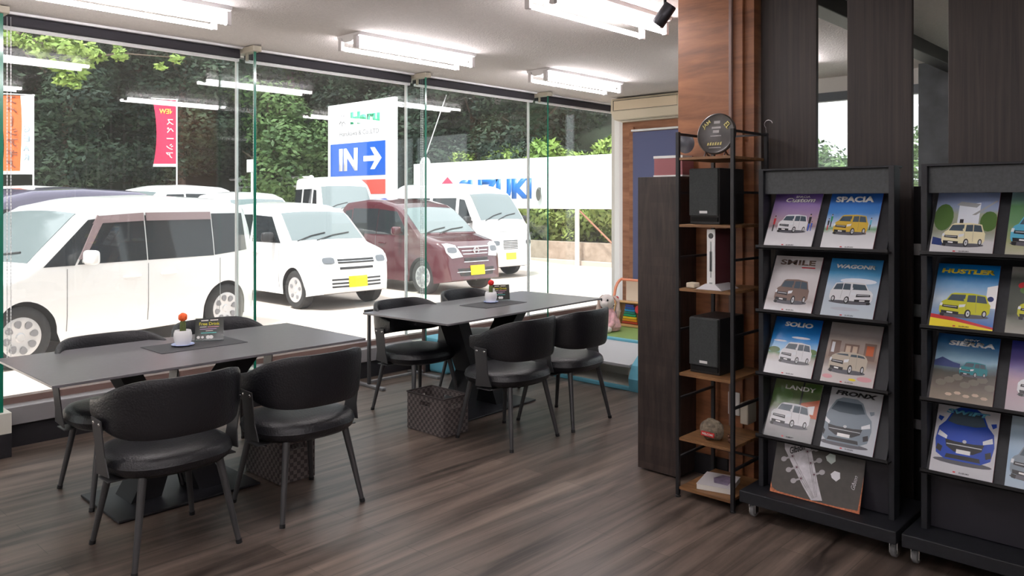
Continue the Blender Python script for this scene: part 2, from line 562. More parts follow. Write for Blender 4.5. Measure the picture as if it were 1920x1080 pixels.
# blue roller blind on the wood wall
t = empty('blue_blind', (7.31, 4.42, 2.3), 0, 'blue-grey roller blind hanging on the wood-clad wall below the air conditioner', 'blind')
bm = BM(); b2(bm, (-.004, -.62, -1.75), (.0, .60, -.02)); b2(bm, (-.0065, -.62, -.12), (-.004, .60, -.02)); obj('fabric', bm, mat('blue_fabric', (.11, .125, .24), .8), t)
bm = BM(); tube(bm, [(0, -.63, 0), (0, .62, 0)], .013, 10); obj('rail', bm, white_paint, t)
bm = BM(); b2(bm, (-.008, -.62, -1.78), (.004, .60, -1.75)); obj('bottom_bar', bm, white_paint, t)
bm = BM(); b2(bm, (0.012, .605, -2.25), (.038, .66, .04)); obj('side_channel', bm, wall_wood, t)

# pink box and black disc on the partition
bm = BM(); b2(bm, (3.80, 2.285, 1.645), (4.05, 2.468, 1.76), .003)
t = tag(obj('storage_box', bm, mat('dusty_pink', (.33, .12, .13), .7)), 'dusty pink box lying on top of the dark wood partition', 'box')
bm = BM(); b2(bm, (3.797, 2.283, 1.748), (3.9, 2.47, 1.762)); b2(bm, (3.797, 2.283, 1.645), (3.9, 2.47, 1.654)); obj('white_edge', bm, white_plastic, t)
bm = BM()
lathe(bm, [(0, .012), (.05, .012), (.066, .006), (.07, 0), (0, -.004)], 32, frame((3.93, 2.335, 1.833), (0, -1, 0), (0, 0, 1)))
tag(obj('round_plate', bm, mat('black_gloss', (.02, .02, .03), .25), smooth=True), 'black round disc standing on the pink box behind the shelf post', 'disc')

# ---------------------------------------------------------------- tables
top_m = mat('table_top', (.15, .143, .155), .28, spec=.75, var=.06, vscale=40)
ped_m = mat('table_base', (.009, .009, .012), .45)
def ring_loft(bm, secs, mi=0):
    rs = [[bm.verts.new(Vector(p)) for p in s] for s in secs]
    for a, b in zip(rs, rs[1:]):
        n = len(a)
        for k in range(n):
            f = bm.faces.new((a[k], a[(k + 1) % n], b[(k + 1) % n], b[k])); f.material_index = mi
    bm.faces.new(rs[0]); bm.faces.new(rs[-1])
def rect(cx, cy, hx, hy, z):
    return [(cx - hx, cy - hy, z), (cx + hx, cy - hy, z), (cx + hx, cy + hy, z), (cx - hx, cy + hy, z)]
def make_table(loc, rz, L, W, px, plate, label):
    t = empty('table', loc, rz, label, 'table', 'dark meeting tables by the window')
    bm = BM(); box(bm, (0, 0, .7235), (L, W, .013), .002)
    obj('tabletop', bm, top_m, t)
    bm = BM(); box(bm, (0, 0, .712), (.8, .42, .009)); obj('mounting_plate', bm, ped_m, t)
    bm = BM(); box(bm, (px, 0, .009), (plate, .5, .012), .003)
    for sx in (-1, 1):
        for sy in (-1, 1):
            tube(bm, [(px + sx * (plate / 2 - .04), sy * .21, 0.0), (px + sx * (plate / 2 - .04), sy * .21, .004)], .018, 10)
    obj('base_plate', bm, ped_m, t)
    for s in (-1, 1):
        bm = BM()
        ring_loft(bm, [rect(px + s * .16, s * -.03, .075, .10, .015), rect(px + s * .045, s * -.03, .05, .085, .27), rect(px * .4 + s * .33, s * -.03, .055, .10, .708)])
        obj('leg', bm, ped_m, t)
    return t
make_table((1.90, 4.10, 0), 0, 1.61, .84, -.115, .72, 'long dark grey table at the left, nearest the camera, with splayed black pedestal')
make_table((4.23, 4.19, 0), R(3.6), 1.78, .83, -.17, .80, 'long dark grey table at the centre, farther along the window, with splayed black pedestal')

# ---------------------------------------------------------------- chairs
def sup(a, rx, ry, e=2.6):
    c, s = math.cos(a), math.sin(a)
    return (rx * math.copysign(abs(c) ** (2 / e), c), ry * math.copysign(abs(s) ** (2 / e), s))
def make_chair():
    t = empty('chair', (0, 0, 0))
    # seat cushion
    bm = BM()
    prof = [(0.0, .462), (.5, .464), (.80, .460), (.93, .450), (.985, .435), (1.0, .418), (1.012, .412), (1.0, .404), (.97, .385), (.88, .368), (.0, .364)]
    n = 40
    rings = []
    for s, z in prof:
        if s == 0:
            rings.append([bm.verts.new((0, 0, z))]); continue
        rings.append([bm.verts.new((sup(2 * PI * k / n, .262 * s, .245 * s)[0], sup(2 * PI * k / n, .262 * s, .245 * s)[1] + .0, z)) for k in range(n)])
    for a, b in zip(rings, rings[1:]):
        for k in range(n):
            k2 = (k + 1) % n
            if len(a) == 1: bm.faces.new((a[0], b[k], b[k2]))
            elif len(b) == 1: bm.faces.new((a[k], b[0], a[k2]))
            else: bm.faces.new((a[k], b[k], b[k2], a[k2]))
    obj('seat', bm, leather, t, smooth=True)
    # wrap-round backrest, back at -Y
    bm = BM()
    nu, nv = 36, 14
    secs = []
    for i in range(nu + 1):
        u = -1 + 2 * i / nu
        ang = -PI / 2 + u * R(98)
        e = 1 - abs(u) ** 7 * .45 
        zt = .784 - .074 * min(1, max(0, abs(u) - .3) / .6) ** 1.6
        zb = .532 + .045 * abs(u) ** 3
        zc, hh = (zt + zb) / 2, (zt - zb) / 2 * e
        ring = []
        for j in range(nv):
            a = 2 * PI * j / nv
            cy, cz = sup(a, .017, hh, 4.0)
            z = zc + cz
            rr = 1 + cy / .27 + (z - .65) * .22
            x, y = sup(ang, .278, .262, 2.5)
            ring.append(bm.verts.new((x * rr, y * rr, z)))
        secs.append(ring)
    for a, b in zip(secs, secs[1:]):
        for j in range(nv):
            bm.faces.new((a[j], a[(j + 1) % nv], b[(j + 1) % nv], b[j]))
    bm.faces.new(secs[0]); bm.faces.new(secs[-1])
    obj('backrest', bm, leather, t, smooth=True, auto=60)
    # metal side plates with screws
    for s in (-1, 1):
        bm = BM()
        M = frame((s * .296, -.02, 0), (0, 1, 0), (0, 0, 1))
        pts = [(-.070, .385), (-.048, .46), (-.052, .615), (.048, .62), (.046, .46), (.062, .375)]
        d = .005 * s
        vs = []
        for dd in (0, d):
            vs.append([bm.verts.new((s * (.272 + (max(0, y - .40)) * .115) + dd + s * .004, x - .045, y)) for x, y in pts])
        bm.faces.new(vs[0]); bm.faces.new(vs[1])
        for k in range(6):
            bm.faces.new((vs[0][k], vs[0][(k + 1) % 6], vs[1][(k + 1) % 6], vs[1][k]))
        # under-seat tab
        b2(bm, (min(s * .15, s * .276), -.10, .358), (max(s * .15, s * .276), .01, .363))
        pl = obj('side_plate', bm, grey_metal, t)
        for yy in (-.078, -.016):
            bm = BM(); lathe(bm, [(0, .004), (.006, .003), (.008, 0)], 10, frame((s * (.272 + .195 * .115 + .009), yy, .598), (0, 1 if s > 0 else -1, 0), (0, 0, 1)))
            obj('screw', bm, chrome, pl)
    for sx in (-1, 1):
        for sy in (-1, 1):
            bm = BM()
            tube(bm, [(sx * .165, sy * .165, .37), (sx * .222, sy * .228, .016)], [.0175, .0115], 12)
            lg = obj('leg', bm, grey_metal, t, smooth=True)
            bm = BM(); tube(bm, [(sx * .222, sy * .228, .018), (sx * .2245, sy * .231, .0)], [.0135, .0135], 12); obj('foot_cap', bm, black_metal, lg)
    return t
ch = make_chair()
chairs = [
    (1.49, 3.49, 0, 'black padded chair nearest the camera at the lower left, back to us'),
    (2.15, 3.49, 0, 'black padded chair at the near table right end, beside the woven basket'),
    (3.665, 3.48, R(2), 'black padded chair at the near side of the far table, in front of its pedestal'),
    (4.235, 3.48, R(4), 'black padded chair at the right end of the far table, closest to the play area'),
    (3.70, 4.42, PI, 'black padded chair facing us at the far table left end, behind the basket'),
    (4.46, 4.55, PI + R(4), 'black padded chair on the window side of the far table, behind the potted red cactus'),
    (1.62, 4.34, PI, 'black padded chair on the window side at the left end of the near table'),
    (2.27, 4.46, PI, 'black padded chair on the window side of the near table, behind the menu card'),
]
for i, (x, y, a, lab) in enumerate(chairs):
    o = ch if i == 0 else copy_tree(ch)
    o.location = (x, y, 0); o.rotation_euler = (0, 0, a)
    tag(o, lab, 'chair', 'black wrap-back chairs around the tables')

# ---------------------------------------------------------------- woven baskets
def checker(name, c1, c2, sc_):
    m = bpy.data.materials.new(name); m.use_nodes = True
    nt = m.node_tree; b = nt.nodes['Principled BSDF']; b.inputs['Roughness'].default_value = .6
    tc = nt.nodes.new('ShaderNodeTexCoord'); ck = nt.nodes.new('ShaderNodeTexChecker')
    ck.inputs['Scale'].default_value = sc_
    mp = nt.nodes.new('ShaderNodeMapping'); mp.inputs['Location'].default_value = (.003, .003, .003)
    nt.links.new(tc.outputs['Object'], mp.inputs[0]); nt.links.new(mp.outputs[0], ck.inputs[0])
    ck.inputs['Color1'].default_value = (*c1, 1); ck.inputs['Color2'].default_value = (*c2, 1)
    nt.links.new(ck.outputs[0], b.inputs['Base Color'])
    bp = nt.nodes.new('ShaderNodeBump'); bp.inputs['Strength'].default_value = .4; bp.inputs['Distance'].default_value = .004
    nt.links.new(ck.outputs[1], bp.inputs['Height']); nt.links.new(bp.outputs['Normal'], b.inputs['Normal'])
    return m
basket_m = checker('woven_strap', (.055, .045, .044), (.15, .125, .12), 46)
def make_basket(loc, label, z=0):
    t = empty('basket', (loc[0], loc[1], z), 0, label, 'basket', 'woven strap baskets for bags')
    w_, d_, h_ = .215, .36, .25
    def wall(x0, x1, y0, y1, hole):
        bm = BM()
        if hole == 'x':      # wall across Y with a hand slot
            b2(bm, (x0, y0, .004), (x1, y1, .175)); b2(bm, (x0, y0, .205), (x1, y1, h_ - .008))
            b2(bm, (x0, y0, .175), (x1, -.05, .205)); b2(bm, (x0, .05, .175), (x1, y1, .205))
        elif hole == 'y':
            b2(bm, (x0, y0, .004), (x1, y1, .175)); b2(bm, (x0, y0, .205), (x1, y1, h_ - .008))
            b2(bm, (x0, y0, .175), (-.045, y1, .205)); b2(bm, (.045, y0, .175), (x1, y1, .205))
        return bm
    e = .006
    obj('side', wall(-w_ / 2, -w_ / 2 + e, -d_ / 2, d_ / 2, 'x'), basket_m, t)
    obj('side', wall(w_ / 2 - e, w_ / 2, -d_ / 2, d_ / 2, 'x'), basket_m, t)
    obj('side', wall(-w_ / 2 + e, w_ / 2 - e, -d_ / 2, -d_ / 2 + e, 'y'), basket_m, t)
    obj('side', wall(-w_ / 2 + e, w_ / 2 - e, d_ / 2 - e, d_ / 2, 'y'), basket_m, t)
    bm = BM(); b2(bm, (-w_ / 2 + e, -d_ / 2 + e, .001), (w_ / 2 - e, d_ / 2 - e, .008)); obj('bottom', bm, dark, t)
    bm = BM()
    for s in (-1, 1):
        b2(bm, (s * w_ / 2 - .006, -d_ / 2 - .002, h_ - .009), (s * w_ / 2 + .003, d_ / 2 + .002, h_), .001)
        b2(bm, (-w_ / 2, s * d_ / 2 - .005, h_ - .009), (w_ / 2, s * d_ / 2 + .003, h_), .001)
    obj('rim', bm, mat('rim_dark', (.05, .04, .04), .6), t)
    return t
make_basket((3.465, 3.93), 'brown checkered woven basket on the floor left of the far table pedestal')
make_basket((2.31, 3.935), 'brown checkered woven basket on the floor under the near table, behind the chair legs')

# ---------------------------------------------------------------- things on the tables
def table_set(mx, my, rz, pot, potcol, menu, mrz, words):
    bm = BM(); box(bm, (0, 0, .0012), (.47, .27, .0022))
    o = obj('placemat', bm, mat('placemat_grey', (.045, .045, .05), .6, bump=.2, bscale=300), loc=(mx, my, .7303), rz=rz)
    tag(o, words[0], 'placemat')
    t = empty('saucer', (pot[0], pot[1], .7328), 0, words[1], 'saucer')
    bm = BM(); lathe(bm, [(0, .002), (.040, .002), (.058, .010), (.059, .0085), (.042, 0), (0, 0)], 32); obj('dish', bm, mat('saucer_blue', (.50, .58, .86), .25), t, smooth=True)
    t = empty('potted_cactus', (pot[0], pot[1], .7352), 0, words[2], 'potted plant')
    bm = BM(); lathe(bm, [(0, 0), (.024, 0), (.032, .012), (.036, .032), (.035, .05), (.031, .062), (.028, .062), (.03, .052), (0, .05)], 28); obj('pot', bm, mat('pot_white', (.85, .85, .86), .3), t, smooth=True)
    bm = BM()
    M = Matrix.Translation((0.0, 0, .05))
    nr = 14
    prof = [(.001, .0), (.012, .002), (.0125, .02), (.012, .04), (.008, .052), (.001, .055)]
    lathe(bm, prof, nr, M)
    for v in bm.verts:
        pass
    obj('cactus_stem', bm, mat('cactus_green', (.09, .12, .035), .7, bump=.6, bscale=200), t, smooth=True)
    bm = BM()
    bmesh.ops.create_icosphere(bm, subdivisions=3, radius=.017, matrix=Matrix.Translation((0, 0, .115)))
    rnd = random.Random(3)
    for v in bm.verts:
        d = v.co - Vector((0, 0, .115))
        v.co = Vector((0, 0, .115)) + d * (1 + .10 * math.cos(7 * math.atan2(d.y, d.x)) + rnd.uniform(-.05, .05))
    obj('cactus_ball', bm, mat(*potcol), t, smooth=True)
    t.scale = (1.3, 1.3, 1.3)
    # menu card in clear stand
    t = empty('menu_card', (menu[0], menu[1], .7328), mrz, words[3], 'menu')
    t.scale = (1.25, 1.25, 1.15)
    F = Matrix.Translation((0, 0, .004)) @ Euler((R(90 - 16), 0, 0)).to_matrix().to_4x4()
    bm = BM(); box(bm, (0, .052, .0), (.118, .104, .0016), M=None)
    for v in bm.verts: v.co = F @ v.co
    obj('card', bm, mat('menu_black', (.035, .035, .03), .4), t)
    bm = BM(); box(bm, (0, .053, .0021), (.124, .110, .0015))
    for v in bm.verts: v.co = F @ v.co
    b2(bm, (-.062, -.02, 0), (.062, .035, .002))
    obj('acrylic_holder', bm, acrylic, t)
    def T(s, y, wd, h, col, x=0):
        text(s, 'lettering', mat('ink_' + col[0], col[1], .5, emit=None), t, F @ Matrix.Translation((x, y, .0031)), width=wd, height=h, depth=.0003)
    T('Free Drink', .077, .085, .014, ('yellow', (.85, .75, .02)))
    for (x0, x1, y0, hh, nm, col) in ((-.035, -.005, .090, .006, 'cream', (.7, .65, .6)), (.003, .036, .091, .006, 'cream', (.7, .65, .6)), (-.04, -.012, .060, .004, 'cream', (.7, .65, .6)), (-.008, .04, .060, .004, 'pink', (.7, .3, .35)),
                                      (-.04, .03, .050, .0035, 'mauve', (.55, .3, .6)), (-.015, .015, .041, .004, 'cream', (.7, .65, .6)), (-.035, .030, .031, .005, 'teal', (.1, .5, .45))):
        bm = BM(); prism(bm, [(x0, y0), (x1, y0 + .001), (x1, y0 + hh), (x0, y0 + hh - .001)], .0003, F @ Matrix.Translation((0, 0, .0031)))
        obj('written_line', bm, mat('ink_' + nm, col, .5), t)
    bm = BM()
    for xx, rr in ((-.045, .007), (-.028, .006), (-.005, .009), (.008, .009)):
        lathe(bm, [(0, .0004), (rr, .0003), (rr, 0)], 12, F @ Matrix.Translation((xx, .013, .0031)))
    obj('cup_picture', bm, white_plastic, t)
table_set(1.94, 4.175, R(0), (1.88, 4.19), ('cactus_orange', (.85, .12, .02), .6), (2.048, 4.234), R(-30),
          ('dark grey placemat on the near table', 'pale blue saucer under the cactus pot on the near table', 'white potted cactus with round orange top on the near table', 'black menu card in clear stand on the near table'))
table_set(4.28, 4.21, R(3.6), (4.31, 4.27), ('cactus_red', (.65, .015, .015), .6), (4.462, 4.314), R(-38),
          ('dark grey placemat on the far table', 'pale blue saucer under the cactus pot on the far table', 'white potted cactus with round red top on the far table', 'black menu card in clear stand on the far table'))
bm = BM(); box(bm, (0, 0, .0505), (.035, .018, .10), .003)
o = obj('white_tag', bm, white_plastic, loc=(4.368, 4.31, .7328), rz=R(-40)); tag(o, 'small upright white card block beside the red cactus on the far table', 'card')

# low metal stand by the window
t = empty('metal_stand', (4.18, 5.25, 0), 0, 'low grey metal stand with two posts by the window behind the far table', 'stand')
for s in (-1, 1):
    bm = BM(); b2(bm, (s * .29 - .012, -.012, .02), (s * .29 + .012, .012, .60), .003); obj('post', bm, grey_metal if s < 0 else mat('post_brown', (.09, .06, .055), .5), t)
    bm = BM(); b2(bm, (s * .29 - .018, -.2, .0), (s * .29 + .018, .2, .022), .004); obj('foot', bm, mat('foot_grey', (.25, .25, .26), .4, .4), t)
bm = BM(); b2(bm, (-.28, -.01, .03), (.28, .01, .05), .003); obj('lower_bar', bm, mat('foot_grey', (.25, .25, .26), .4, .4), t)
bm = BM(); b2(bm, (-.33, -.02, .60), (.31, .02, .63), .006); obj('top_bar', bm, black_metal, t)

# ================================================================ shelf unit on the column
t = empty('metal_shelf', (3.52, 1.99, 0), 0, 'tall narrow black metal shelf with six wood boards in front of the column', 'shelf')
SW, SD = .152, .36          # half width along Y, depth along X
hs = [.055, .305, .635, 1.065, 1.39, 1.73]
for px, sy in ((0, 1), (0, -1), (1, 1), (1, -1)):
    bm = BM(); b2(bm, (px * SD - .009, sy * SW - .009, .012), (px * SD + .009, sy * SW + .009, 1.86), .001)
    p = obj('post', bm, black_metal, t)
    bm = BM(); lathe(bm, [(0, 0), (.014, 0), (.014, .006), (.006, .012), (0, .012)], 12, Matrix.Translation((px * SD, sy * SW, 0))); obj('foot', bm, black_metal, p)
for h in hs:
    bm = BM(); b2(bm, (-.006, -SW + .01, h - .014), (SD + .006, SW - .01, h), .001); obj('shelf_board', bm, shelf_wood, t)
for h in (.20, .50, .85, 1.22, 1.55, 1.85):
    for sy in (-1, 1):
        bm = BM(); b2(bm, (.009, sy * SW - .006, h - .006), (SD - .009, sy * SW + .006, h + .006)); obj('side_rail', bm, black_metal, t)
bm = BM(); b2(bm, (SD - .005, -SW, 1.848), (SD + .005, SW, 1.858)); obj('back_rail', bm, black_metal, t)
bm = BM(); b2(bm, (SD - .005, -SW, .165), (SD + .005, SW, .175)); obj('back_rail', bm, black_metal, t)

# things on the shelf (shelf tops = hs)
def speaker(z, x, label):
    t = empty('speaker', (x, 2.02, z + .001), 0, label, 'speaker', 'black bookshelf speakers')
    bm = BM(); b2(bm, (.014, -.083, 0), (.27, .083, .283), .003); obj('cabinet', bm, mat('speaker_wood_black', (.014, .013, .014), .4), t)
    bm = BM(); b2(bm, (-.004, -.080, .042), (.014, .080, .280), .005); g = obj('front_grille', bm, mat('speaker_cloth', (.040, .045, .045), .85, var=.2, vscale=150), t)
    bm = BM(); b2(bm, (-.0055, -.024, .055), (-.0035, .020, .068), .001); obj('badge', bm, mat('badge_silver', (.75, .75, .75), .3), g)
    bm = BM(); b2(bm, (.006, -.075, .014), (.0142, .075, .036)); obj('port_slot', bm, mat('slot_black', (.003, .003, .003), .9), t)
speaker(hs[4], 3.56, 'black bookshelf speaker on the upper shelf, above the silver console')
speaker(hs[2], 3.56, 'black bookshelf speaker on the middle shelf, below the silver console')
# round disc with yellow writing on the top board
t = empty('round_sign', (3.64, 1.985, hs[5] + .001), 0, 'dark round sign with yellowish writing standing on top of the shelf', 'sign')
Fd = frame((-.01, 0, .118), (0, -1, 0), (.16, 0, 1))
bm = BM(); lathe(bm, [(0, .006), (.092, .006), (.100, .010), (.106, .006), (.106, -.006), (.1, -.008), (0, -.008)], 48, Fd)
obj('disc', bm, mat('disc_brown', (.045, .038, .034), .35, var=.5, vscale=12), t, smooth=True)
bm = BM()
for s in (-1, 1):
    tube(bm, [(-.04, s * .055, .0), (-.02, s * .055, .03), (.0, s * .055, .012), (.05, s * .055, .0)], .004, 6)
tube(bm, [(.03, -.055, .004), (.03, .055, .004)], .004, 6)
obj('stand', bm, mat('stand_brown', (.05, .02, .015), .4), t)
yl = mat('sign_yellow', (.55, .48, .16), .5); gl = mat('sign_grey', (.34, .32, .31), .5)
text('JAM', 'lettering', yl, t, Fd @ Matrix.Translation((-.055, .048, .0085)) @ Matrix.Rotation(R(40), 4, 'Z'), width=.05, height=.026, bold=.02)
text('EL', 'lettering', yl, t, Fd @ Matrix.Translation((.062, .040, .0085)) @ Matrix.Rotation(R(-48), 4, 'Z'), width=.034, height=.028, bold=.02)
bm = BM()
for k in range(6):
    prism(bm, [(-.045 + k * .014, -.060), (-.036 + k * .014, -.060), (-.034 + k * .014, -.046 + .003 * (k % 2)), (-.042 + k * .014, -.046)], .0006, Fd @ Matrix.Translation((0, 0, .0065)))
obj('script_strokes', bm, yl, t)
bm = BM()
for (x0, x1, y0, y1) in ((-.016, .018, .052, .066), (-.026, .024, .026, .036), (-.018, .016, .004, .018), (-.03, .03, -.014, -.010), (-.034, .034, -.075, -.071)):
    prism(bm, [(x0, y0), (x1, y0), (x1, y1), (x0, y1)], .0006, Fd @ Matrix.Translation((0, 0, .0065)))
obj('printed_panel', bm, gl, t)
# s-hook
bm = BM()
tube(bm, [Vector((3.88, 1.838 - .012 + .022 * math.cos(a) , 1.905 + .022 * math.sin(a))) for a in [R(x) for x in range(170, -60, -20)]] + [Vector((3.88, 1.838, 1.862))], .0022, 6)
tag(obj('wire_hook', bm, chrome), 'small silver wire hook on the top back corner of the black shelf', 'hook')
# silver console upright on its stand
t = empty('game_console', (3.56, 1.975, hs[3] + .001), 0, 'slim white and silver console standing upright on the shelf between the speakers', 'console')
bm = BM(); b2(bm, (0, -.022, .012), (.215, .022, .30), .004); obj('casing', bm, mat('console_dark', (.10, .03, .035), .35), t)
bm = BM(); b2(bm, (-.006, -.0225, .012), (.0, .0225, .301), .002); fp = obj('front_panel', bm, mat('console_white', (.78, .78, .78), .3), t)
bm = BM(); lathe(bm, [(0, .002), (.012, .002), (.014, 0)], 20, frame((-.006, 0, .268), (0, -1, 0), (0, 0, 1)))
obj('disc_emblem', bm, grey_metal, fp)
bm = BM(); b2(bm, (-.0068, -.003, .06), (-.006, .003, .24)); b2(bm, (-.0068, -.008, .09), (-.0062, .008, .19)); b2(bm, (-.0068, -.008, .02), (-.006, .008, .035)); obj('slot', bm, mat('slot_grey', (.30, .33, .33), .3), fp)
bm = BM(); ring_loft(bm, [rect(.06, 0, .09, .072, 0), rect(.06, 0, .075, .026, .028)]); obj('stand', bm, mat('stand_pale', (.55, .54, .56), .4), t)
bm = BM(); b2(bm, (3.545, 2.062, hs[3] + .001), (3.60, 2.112, hs[3] + .028), .006)
tag(obj('adapter_box', bm, mat('beige_plastic', (.62, .54, .42), .5)), 'small beige adapter lying beside the silver console stand', 'adapter')
# stone with red welcome label
t = empty('decor_stone', (3.60, 1.995, hs[1] + .001), 0, 'rounded grey stone with a red WELCOME label on the lower shelf', 'stone')
bm = BM()
bmesh.ops.create_icosphere(bm, subdivisions=4, radius=1)
rnd = random.Random(5)
for v in bm.verts:
    k = 1 + .05 * math.sin(v.co.x * 5 + 1) + .04 * math.sin(v.co.y * 7) + rnd.uniform(-.015, .015)
    v.co = Vector((v.co.x * .045 * k, v.co.y * .062 * k, .046 + max(-.046, v.co.z * .054 * k)))
obj('stone_body', bm, mat('stone', (.20, .165, .12), .9, var=.4, vscale=60, bump=.6, bscale=120), t, smooth=True)
Fs = frame((-.050, -.006, .036), (.12, -1, -.08), (0, 0, 1))
bm = BM(); prism(bm, [(-.034, -.011), (.034, -.011), (.034, .011), (-.034, .011)], .006, Fs); lb = obj('red_label', bm, mat('label_red', (.55, .03, .03), .5), t)
text('WELCOME', 'lettering', white_plastic, lb, Fs @ Matrix.Translation((0, 0, .0064)), width=.058, height=.011, bold=.02)
# small brown figure
t = empty('figurine', (3.60, 1.893, hs[1] + .001), 0, 'tiny dark brown squirrel figure beside the stone on the lower shelf', 'figurine')
bm = BM()
for (c, r_) in (((0, 0, .014), .014), ((-.006, .002, .034), .009), ((.012, -.006, .024), .009), ((.014, -.008, .038), .007)):
    bmesh.ops.create_icosphere(bm, subdivisions=2, radius=r_, matrix=Matrix.Translation(c))
tube(bm, [(-.008, .006, .040), (-.008, .007, .048)], [.003, .001], 6); tube(bm, [(-.008, -.003, .040), (-.008, -.004, .048)], [.003, .001], 6)
obj('figure_body', bm, mat('figure_brown', (.10, .04, .02), .6), t, smooth=True)
# wall boxes
t = empty('wall_socket', (3.905, 2.035, .42), 0, 'white wall box with a small drawing on the wood column behind the shelf post', 'wall box')
bm = BM(); b2(bm, (0, -.034, -.062), (.014, .034, .062), .006); obj('cover_plate', bm, white_plastic, t)
bm = BM(); tube(bm, [(-.001, .006, .02), (-.001, -.006, .008), (-.001, .008, -.004), (-.001, -.004, -.018)], .0015, 5); obj('printed_mark', bm, black_metal, t)
bm = BM(); b2(bm, (3.80, 1.955, .345), (3.90, 2.00, .455), .006)
o = obj('junction_box', bm, mat('box_beige', (.50, .46, .38), .5)); tag(o, 'beige box fixed to the column just right of the white wall box', 'junction box')
o.location = (.02, -.045, 0)
# book
t = empty('book', (3.66, 1.99, hs[0] + .001), R(14), 'thick white paperback with purple cover picture lying on the bottom shelf', 'book')
bm = BM(); b2(bm, (-.10, -.085, 0), (.10, .085, .026), .001); obj('pages', bm, mat('paper', (.72, .70, .66), .7), t)
bm = BM(); b2(bm, (-.102, -.087, .0262), (.102, .087, .0275)); cv = obj('cover', bm, mat('cover_white', (.68, .66, .68), .4), t)
bm = BM(); poly(bm, [(-.06, -.06, .0279), (.07, -.07, .0279), (.085, .0, .0279), (.02, .03, .0279), (-.05, .01, .0279)]); obj('cover_picture', bm, mat('cover_purple', (.25, .20, .30), .4, var=.4, vscale=30), cv)

# ================================================================ brochure racks
RT = 1.655
def make_rack(yc, width, label):
    t = empty('brochure_rack', (3.46, yc, 0), 0, label, 'display rack', 'black wheeled brochure racks')
    hw = width / 2
    bm = BM(); b2(bm, (0, -hw - .042, .085), (.44, hw + .042, .14), .004); obj('base', bm, rack_black, t)
    bm = BM(); b2(bm, (.275, -hw + .03, .14), (.287, hw - .03, RT - .002)); obj('back_panel', bm, rack_black, t)
    bm = BM(); b2(bm, (.135, -hw + .024, RT - .115), (.15, hw - .024, RT - .004), .002); obj('header_panel', bm, mat('header_grey', (.046, .052, .056), .5, var=.2, vscale=80), t)
    for s in (-1, 1):
        bm = BM(); b2(bm, (.115, s * (hw - .012) - .012, .14), (.18, s * (hw - .012) + .012, RT), .002); obj('side_post', bm, rack_black, t)
        bm = BM(); b2(bm, (.182, s * (hw - .014) - .006, .14), (.205, s * (hw - .014) + .006, RT - .01)); obj('side_panel', bm, rack_black, t)
    bm = BM(); b2(bm, (.115, -hw, RT - .004), (.22, hw, RT + .006), .002); obj('top_cap', bm, rack_black, t)
    bm = BM(); b2(bm, (.16, -hw + .026, .145), (.17, hw - .026, .39)); obj('lower_panel', bm, mat('lower_panel', (.016, .015, .022), .5), t)
    for z in ROWS:
        bm = BM()
        prism(bm, [(.095, z - .006), (.101, z - .010), (.264, z + .272), (.257, z + .276)], width - .052, frame((0, hw - .026, 0), (1, 0, 0), (0, 0, 1)))
        sh = obj('tilted_shelf', bm, rack_black, t)
        bm = BM(); b2(bm, (.062, -hw + .01, z - .013), (.112, hw - .01, z - .006), .001); b2(bm, (.062, -hw + .01, z - .013), (.065, hw - .01, z + .006)); obj('front_ledge', bm, black_metal, sh)
    for sx in (.09, .40):
        for s in (-1, 1):
            p = empty('caster'); p.parent = t
            p.location = (sx, s * (hw + .01), 0)
            bm = BM(); lathe(bm, [(0, .012), (.026, .012), (.030, .008), (.030, -.008), (.026, -.012), (0, -.012)], 18, frame((0, 0, .030), (1, 0, 0), (0, 0, 1))); obj('wheel', bm, mat('caster_grey', (.22, .22, .23), .4), p, smooth=True)
            bm = BM(); b2(bm, (-.018, -.018, .068), (.018, .018, .084), .002); b2(bm, (-.02, -.017, .02), (.012, -.0135, .07)); b2(bm, (-.02, .0135, .02), (.012, .017, .07)); obj('fork', bm, chrome, p)
    return t
ROWS = [1.295, .993, .697, .402]
make_rack(1.425, .615, 'black wheeled rack beside the shelf holding eight brochures and the guitar sign')
make_rack(.705, .615, 'black wheeled rack at the right edge of the photo with an empty bottom panel')

def circ(cx, cy, rx, ry, n=16, a0=0, a1=360):
    return [(cx + rx * math.cos(R(a0 + (a1 - a0) * k / n)), cy + ry * math.sin(R(a0 + (a1 - a0) * k / n))) for k in range(n)]
